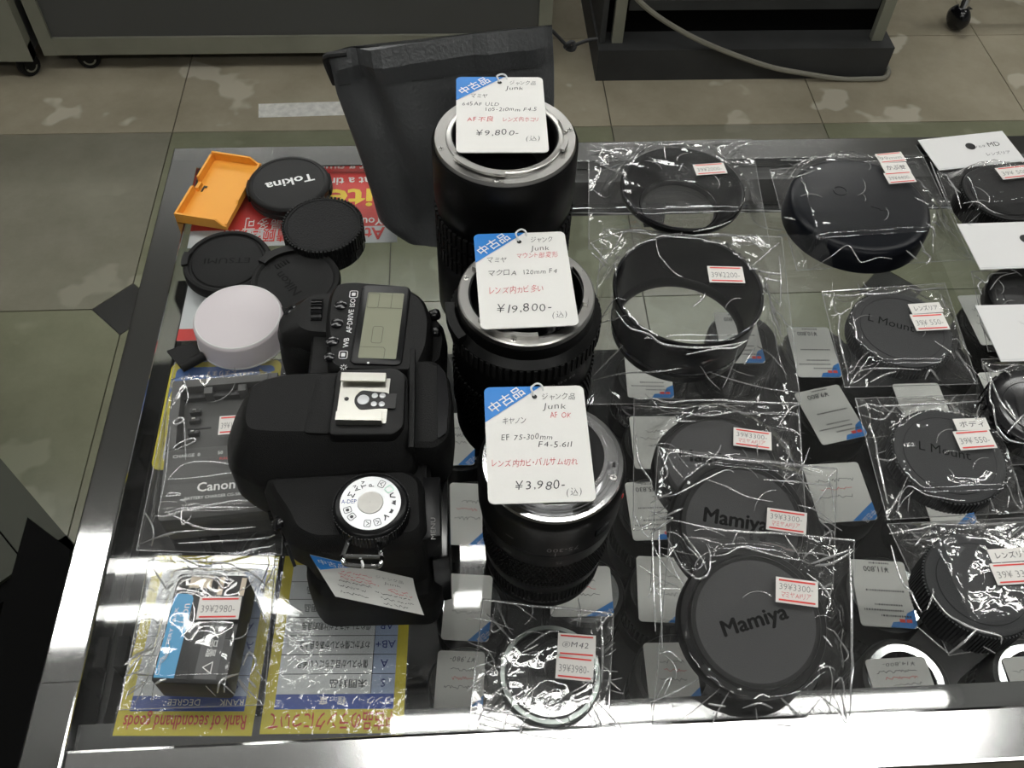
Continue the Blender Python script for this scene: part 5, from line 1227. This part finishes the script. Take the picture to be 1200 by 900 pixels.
b = MB(); write(b, 'Li-ion', -.225 * bw, -.02 * bh, .0058, width=.0135, rot=PI / 2, z=.0209); write(b, 'BATTERY PACK', -.37 * bw, -.3 * bh, .0026, width=.028, rot=PI / 2, z=.0209); write(b, '警告', .27 * bw, -.27 * bh, .0055, width=.0095, rot=PI / 2, z=.0209)
for x in (.17, .24, .3): write(b, '分解・加熱・水濡れ・火中投入禁止', x * bw, -.08 * bh, .0022, width=.017, rot=PI / 2, z=.0209)
tri = [(.15 * bw, -.36 * bh), (.27 * bw, -.41 * bh), (.27 * bw, -.31 * bh)]; line(b, tri + tri[:1], .0005, 0, None, .0209)
write(b, 'Canon', -.41 * bw, -.44 * bh, .003, width=.009, rot=PI / 2, z=.0209); p = circ(.0022, 14, -.24 * bw, bh * .33); line(b, p + p[:1], .0004, 0, None, .0209); p = circ(.0022, 14, -.1 * bw, bh * .33); line(b, p + p[:1], .0004, 0, None, .0209); line(b, [(-.04 * bw, .015 * bh), (-.025 * bw, -.005 * bh), (0, -.005 * bh)], .0006, 0, None, .0209)
b.obj('label_print', 'ink_white', t, 0)
t, zf, _ = bag('clear bag around the lithium battery on the rank card', [(174, 656), (322, 662), (310, 826), (140, 832)], box_item(Mb, bw, bh, .0222, .009), centre=(Mb.translation.x, Mb.translation.y), rad=.032, seed=51, rnd=46, wr=.0007, film_m='film_smooth', folds=[
    [(205, 690), (215, 676), (250, 678), (262, 690), (275, 680)], [(197, 690), (203, 684)], [(255, 812), (262, 796), (280, 790)], [(182, 802), (195, 796)], [(285, 780), (292, 765), (300, 775), (294, 790)], [(290, 795), (300, 806)], [(150, 800), (165, 770), (178, 755)], [(146, 780), (160, 768), (180, 760)], [(150, 815), (170, 800)], [(270, 665), (295, 672), (315, 690)], [(210, 652), (235, 664), (262, 660), (285, 668)], [(300, 700), (312, 730)], [(178, 664), (195, 690)], [(308, 690), (309, 695), (306, 690)], [(160, 790), (175, 792)]])
bag_sticker(t, I4, (234, 700), (283, 699), (280, 726), (230, 726), .0245, '39¥2980-')

# ---- charger
Mc, cw, ch_ = quad((205, 446), (330, 436), (316, 598), (181, 612), .023); Mc.translation.z = .0006
t = thing('battery_charger', 'dark grey battery charger with white maker lettering', 'charger', M=Mc)
b = MB(); b.prism(rrect(cw, ch_, .004, 4), 0, .0125, bev=.001); b.obj('case', 'charger_grey', t)
fr_ = [(-cw / 2, -ch_ / 2), (cw / 2, -ch_ / 2), (cw / 2, -ch_ * .02), (-cw / 2, -ch_ * .02)]
b = MB(); b.prism(rpoly(fr_, .003, 3), .0125, .0225, bev=.001); b.obj('front_panel', 'charger_grey', t)
for (x0_, y0_, x1_, y1_) in ((-cw / 2, -.02 * ch_, -cw / 2 + .006, ch_ / 2), (cw / 2 - .006, -.02 * ch_, cw / 2, ch_ / 2), (-cw / 2 + .006, ch_ / 2 - .006, cw / 2 - .006, ch_ / 2)):
    b = MB(); b.prism(rct(x0_, y0_, x1_, y1_), .0125, .0225, bev=.0008); b.obj('bay_wall', 'charger_grey', t)
b = MB(); b.box((-cw / 2 + .006, ch_ / 2 - .0105, .0125), (cw / 2 - .006, ch_ / 2 - .006, .0165)); b.obj('bay_step', 'charger_dark', t, 0)
for x in (-.2, .12): b = MB(); b.box((x * cw, ch_ / 2 - .011, .0125), (x * cw + .005, ch_ / 2 - .0055, .021)); b.obj('bay_hook', 'charger_grey', t, 0)
for k_, y in enumerate((.3, .235, .14)):
    b = MB(); b.box((-cw * .34, y * ch_ - .0012, .0125), (-cw * .24, y * ch_ + .0012, .0162)); b.box((-cw * .31, y * ch_ - .0005, .0162), (-cw * .28, y * ch_ + .0005, .0175), 1); b.obj('contact_blade', ['charger_dark', 'mount_steel'], t, 0)
b = MB(); b.box((-cw * .36, .18 * ch_, .0125), (-cw * .14, .19 * ch_, .013)); b.obj('slot', 'inner_black', t, 0)
b = MB()
write(b, 'Canon', -.18 * cw, -ch_ * .33, .0085, width=.0215, z=.0228, thin=.018); write(b, 'BATTERY CHARGER CG-580', -.28 * cw, -ch_ * .38, .0028, width=.032, z=.0228)
for s_, x in (('CHARGE', -.42), ('0', -.2), ('50', -.02), ('75', .22), ('100', .4)): write(b, s_, x * cw, -ch_ * .085, .0032, z=.0228, sx=1)
b.obj('panel_print', 'ink_white', t, 0)
b = MB(); write(b, '%', .36 * cw, -ch_ * .13, .0036, z=.0228); write(b, 'FULL', .0 * cw, -ch_ * .125, .0024, z=.0228); b.obj('panel_print', 'ink_red', t, 0)
t, zf, _ = bag('clear bag around the grey battery charger', [(205, 425), (342, 420), (330, 650), (160, 645)], box_item(Mc, cw, ch_, .0242, .007), centre=(Mc.translation.x, Mc.translation.y), rad=.045, seed=55, rnd=10, wr=.0006, film_m='film_smooth', folds=[
    [(222, 438), (220, 450), (221, 465), (218, 475)], [(203, 495), (210, 490), (216, 493), (206, 498), (203, 495)], [(216, 493), (217, 510), (218, 540)], [(203, 526), (210, 520), (225, 514), (228, 518), (204, 528)], [(197, 562), (215, 545), (240, 541), (270, 545), (283, 552), (260, 556), (230, 560), (197, 562)], [(195, 582), (200, 578), (212, 580), (195, 582)], [(180, 612), (195, 605), (225, 598), (250, 592), (280, 587), (309, 590)], [(193, 601), (230, 595), (270, 588)], [(230, 596), (260, 595), (293, 595)], [(213, 597), (214, 615), (225, 605)], [(303, 578), (306, 582), (308, 578)], [(200, 500), (197, 530), (194, 560), (186, 600)], [(210, 637), (250, 635), (300, 632), (322, 628)], [(312, 632), (322, 627)], [(170, 600), (180, 620), (178, 640)], [(195, 600), (240, 620), (300, 618)], [(160, 640), (200, 625), (240, 622)], [(178, 632), (205, 625)]])
bag_sticker(t, I4, (257, 488), (291, 486), (290, 507), (256, 510), .0262, '39¥1980-')
# clear blister tab and black strap end by the charger
ml = [P(196, 413, .001), P(226, 403, .001), P(240, 420, .001), P(214, 434, .001)]
c_ = (ml[0] + ml[1] + ml[2] + ml[3]) / 4
t = thing('strap_end', 'folded black strap end sticking out above the charger bag', 'strap', (c_.x, c_.y, 0))
b = MB(); b.prism([((p - c_).x, (p - c_).y) for p in (ml[3], ml[2], ml[1], ml[0])], .0006, .0028); b.obj('webbing', 'black_matte', t, 0)
b = MB(); a_, b_ = ml[3] - c_, ml[2] - c_; b.tube([(a_.x, a_.y, .0035), (b_.x, b_.y, .0035)], .0032, 12); b.obj('fold', 'black_matte', t)

# ================================================================ inside the counter
def inner_tag(label, q4, price, kind, top, seed, yr=None):
    z = top + .0012
    M, w_, h_ = quad(*q4, z); w_ = min(w_, .05)
    t = thing('price_tag', label, 'price tag', M=M, group=None)
    r = .003
    b = MB(); b.prism(rrect(w_, h_, r), -.0005, 0); b.obj('card', 'paper', t, 0)
    Rr = Matrix.Rotation(PI, 4, 'Z'); R = random.Random(seed)
    k = MB(); rd = MB(); W = w_; H = h_
    if kind == 'print':
        if price: write(k, price, -W * .18, -H * .40, H * .115, width=W * .46, M=Rr, rot=0, z=.0003, thin=.006)
        for y, x0_, x1_ in ((-.47, -.2, .15), (-.05, -.38, .28), (.16, -.3, .2), (.24, -.3, .4), (.32, -.42, .1)):
            x = x0_
            while x < x1_:
                L = R.uniform(.01, .03); flat(k, rct(x * W, y * H, (x + L) * W, y * H + H * .026), .0003, 0, Rr); x += L + .02
        for x in (-.42, -.30): flat(rd, rct(x * W, H * .37, (x + .1) * W, H * .42), .0003, 0, Rr)
        c_b = MB(); flat(c_b, [(-W * .5, H * .5 - r), (-W * .5, H * .22), (-W * .36, H * .28), (-W * .28, H * .4), (-W * .08, H * .42), (-W * .02, H * .5), (-W * .5 + r, H * .5)], .0002, 0, Rr); c_b.obj('blue_corner', 'tag_blue', t, 0)
    else:
        if price: hand(k, price, -W * .3, -H * .40, H * .12, W * .55, 0, Rr)
        for y in (.08, -.06, -.2):
            x = R.uniform(-.35, -.2); x1_ = R.uniform(.15, .4)
            pts = []
            while x < x1_: pts.append((x * W, (y + R.uniform(-.03, .03)) * H)); x += R.uniform(.015, .04)
            line(k if y != -.06 or seed % 2 else rd, pts, W * .008, 0, Rr, .0003)
        c_b = MB(); flat(c_b, [(W * .5, -H * .5 + H * .3), (W * .06, -H * .5), (W * .5 - r, -H * .5), (W * .5, -H * .5 + r)], .0002); c_b.obj('blue_corner', 'tag_blue', t, 0)
        kk = MB(); write(kk, '中古品', W * .465, -H * .5 + H * .17, H * .1, width=W * .3, rot=math.atan2(.3 * H, .44 * W) + PI, z=.0004); kk.obj('corner_print', 'brand_white', t, 0)
    if k.v: k.obj('printed_text' if kind == 'print' else 'handwriting', 'ink_black' if kind == 'print' else 'pen_black', t, 0)
    if rd.v: rd.obj('red_print', 'ink_red', t, 0)
    return M.translation
SH = -.2615
placed = []
def shelf_lens(x, y, r, top, label, silver, seed):
    t = thing('camera_lens', label, 'lens', (x, y, SH)); h = top - SH; R = random.Random(seed)
    b = MB(); b.lathe([(r - .003, 0.0003), (r, .002), (r, h * .3), (r - .001, h * .31), (r - .001, h * .6), (r, h * .61), (r, h - .004), (r - .002, h - .001), (r - .006, h - .001)], 48, cap0=True); b.obj('barrel', 'barrel', t)
    k = MB(); knurl(k, r - .001, h * .34, h * .58, 50, .55, .0011, 0, 1); k.obj('grip_ring', 'rubber', t)
    m_ = MB(); m_.lathe([(r - .0055, h - .002), (r - .0055, h), (r - .011, h), (r - .011, h - .004)], 48); m_.obj('mount_flange' if silver else 'front_ring', 'chrome' if silver else 'black_satin', t)
    m_ = MB(); m_.lathe([(r - .011, h - .001), (r - .012, h - .01), (.0003, h - .012)], 40); m_.obj('inner_tube', 'black_gloss', t)
TG = [
 ('printed tag farthest back between the deep hood and a mount cap', ((922, 384), (972, 383), (986, 443), (935, 441)), '¥10,800', 'print'),
 ('tilted printed tag between the two ribbed mount caps and lettered caps', ((931, 461), (982, 450), (1018, 510), (963, 522)), '¥9,800', 'print'),
 ('handwritten tag with a blue lower corner between the bagged caps', ((946, 545), (1007, 541), (1027, 609), (955, 613)), None, 'hand'),
 ('printed tag between the topmost lettered cap and the deep ribbed cap', ((997, 655), (1062, 659), (1073, 737), (1008, 733)), '¥11,800', 'print'),
 ('handwritten tag priced 14,800 by the front rail', ((1016, 774), (1085, 768), (1100, 824), (1026, 826)), '¥14,800-', 'hand'),
 ('handwritten tag beside a silver ringed lens by the front rail', ((1178, 771), (1232, 768), (1244, 824), (1190, 827)), None, 'hand'),
 ('printed tag under the deep hood bag', ((733, 412), (786, 414), (788, 466), (734, 466)), None, 'print'),
 ('grey tag under the flat lettered cap bag', ((740, 488), (796, 488), (798, 549), (741, 549)), None, 'hand'),
 ('printed tag just beside the zoom lens mount', ((733, 566), (784, 563), (796, 632), (741, 633)), '¥5,830', 'print'),
 ('handwritten tag under the topmost lettered cap bag', ((749, 652), (808, 654), (806, 731), (745, 727)), None, 'hand'),
 ('handwritten tag by the front rail under the lettered cap bag', ((753, 753), (814, 753), (822, 828), (762, 830)), None, 'hand'),
 ('grey handwritten tag between the camera and the middle lens', ((514, 484), (557, 484), (556, 545), (512, 545)), None, 'hand'),
 ('grey handwritten tag between the camera and the zoom lens', ((526, 565), (575, 568), (572, 640), (522, 638)), None, 'hand'),
 ('handwritten tag on a silver ringed lens beside the camera', ((527, 672), (581, 675), (569, 752), (513, 749)), None, 'hand'),
 ('grey tag priced 7,980 by the front rail', ((515, 762), (570, 764), (564, 838), (506, 836)), '¥7,980-', 'hand'),
 ('printed tag priced 29,800 seen through the deep hood', ((838, 366), (884, 367), (897, 425), (846, 426)), '¥29,800', 'print'),
 ('handwritten tag with blue corner at the foot of the zoom lens', ((648, 664), (722, 664), (712, 722), (640, 722)), None, 'hand'),
 ('grey tag between the two ribbed mount caps', ((1050, 450), (1104, 449), (1118, 508), (1062, 510)), None, 'hand'),
 ('tag with a blue corner under the body cap labelled bag', ((1078, 556), (1128, 555), (1142, 614), (1086, 614)), None, 'hand'),
 ('grey tag beside the plain header cards', ((1130, 347), (1172, 345), (1184, 402), (1141, 404)), None, 'hand'),
 ('grey tag under the knobbed cap bag', ((1153, 437), (1200, 436), (1212, 492), (1163, 494)), None, 'hand'),
]
for i, (lab, q4, pr, kd) in enumerate(TG):
    top = -.19
    p = inner_tag(lab, q4, pr, kd, top, i)
    cy = min(max(p.y, .168), .566); cx = p.x + .004
    placed.append((cx, cy))
def free_r(i):
    x, y = placed[i][:2]; d = min(math.hypot(x - q[0], y - q[1]) for j, q in enumerate(placed) if j != i)
    return d / 2 - .001
SIL = {5, 13, 16, 3, 4}
for i, (x, y) in enumerate(list(placed)):
    r = max(.017, min(.034, free_r(i), y - .133, .5995 - y, x + .19))
    shelf_lens(x, y, r, -.19, 'shelf lens beneath the ' + TG[i][0], i in SIL, i)
    placed[i] = (x, y, r)
FILL = [(-.12, .25), (-.12, .45), (-.03, .2), (.0, .5), (.09, .53), (.2, .55), (.28, .565), (.5, .3), (.5, .42), (.55, .55), (.6, .2), (.66, .38)]
k = 0
R = random.Random(99)
cand = FILL + [(R.uniform(-.17, .5), R.uniform(.165, .565)) for _ in range(400)]
for x, y in cand:
    r = min([.034, y - .134, .599 - y, x + .192] + [math.hypot(x - a, y - b) - c - .0012 for a, b, c in placed])
    if r < .0235: continue
    top = -.2 - R.uniform(0, .02)
    t = thing('camera_lens', 'untagged black lens standing among tagged lenses on the inner shelf', 'lens', (x, y, SH), group='untagged lenses on the inner shelf'); h = top - SH
    b = MB(); b.lathe([(r - .003, 0.0003), (r, .002), (r, h * .5), (r - .001, h * .52), (r - .001, h - .004), (r - .003, h - .001), (r - .007, h - .001)], 40, cap0=True); b.obj('barrel', 'barrel', t)
    b = MB(); b.lathe([(r - .007, h), (r - .012, h - .002), (r - .013, h - .008), (.0003, h - .009)], 40); b.obj('front_cap', 'black_satin', t)
    placed.append((x, y, r)); k += 1
    if k >= 16: break
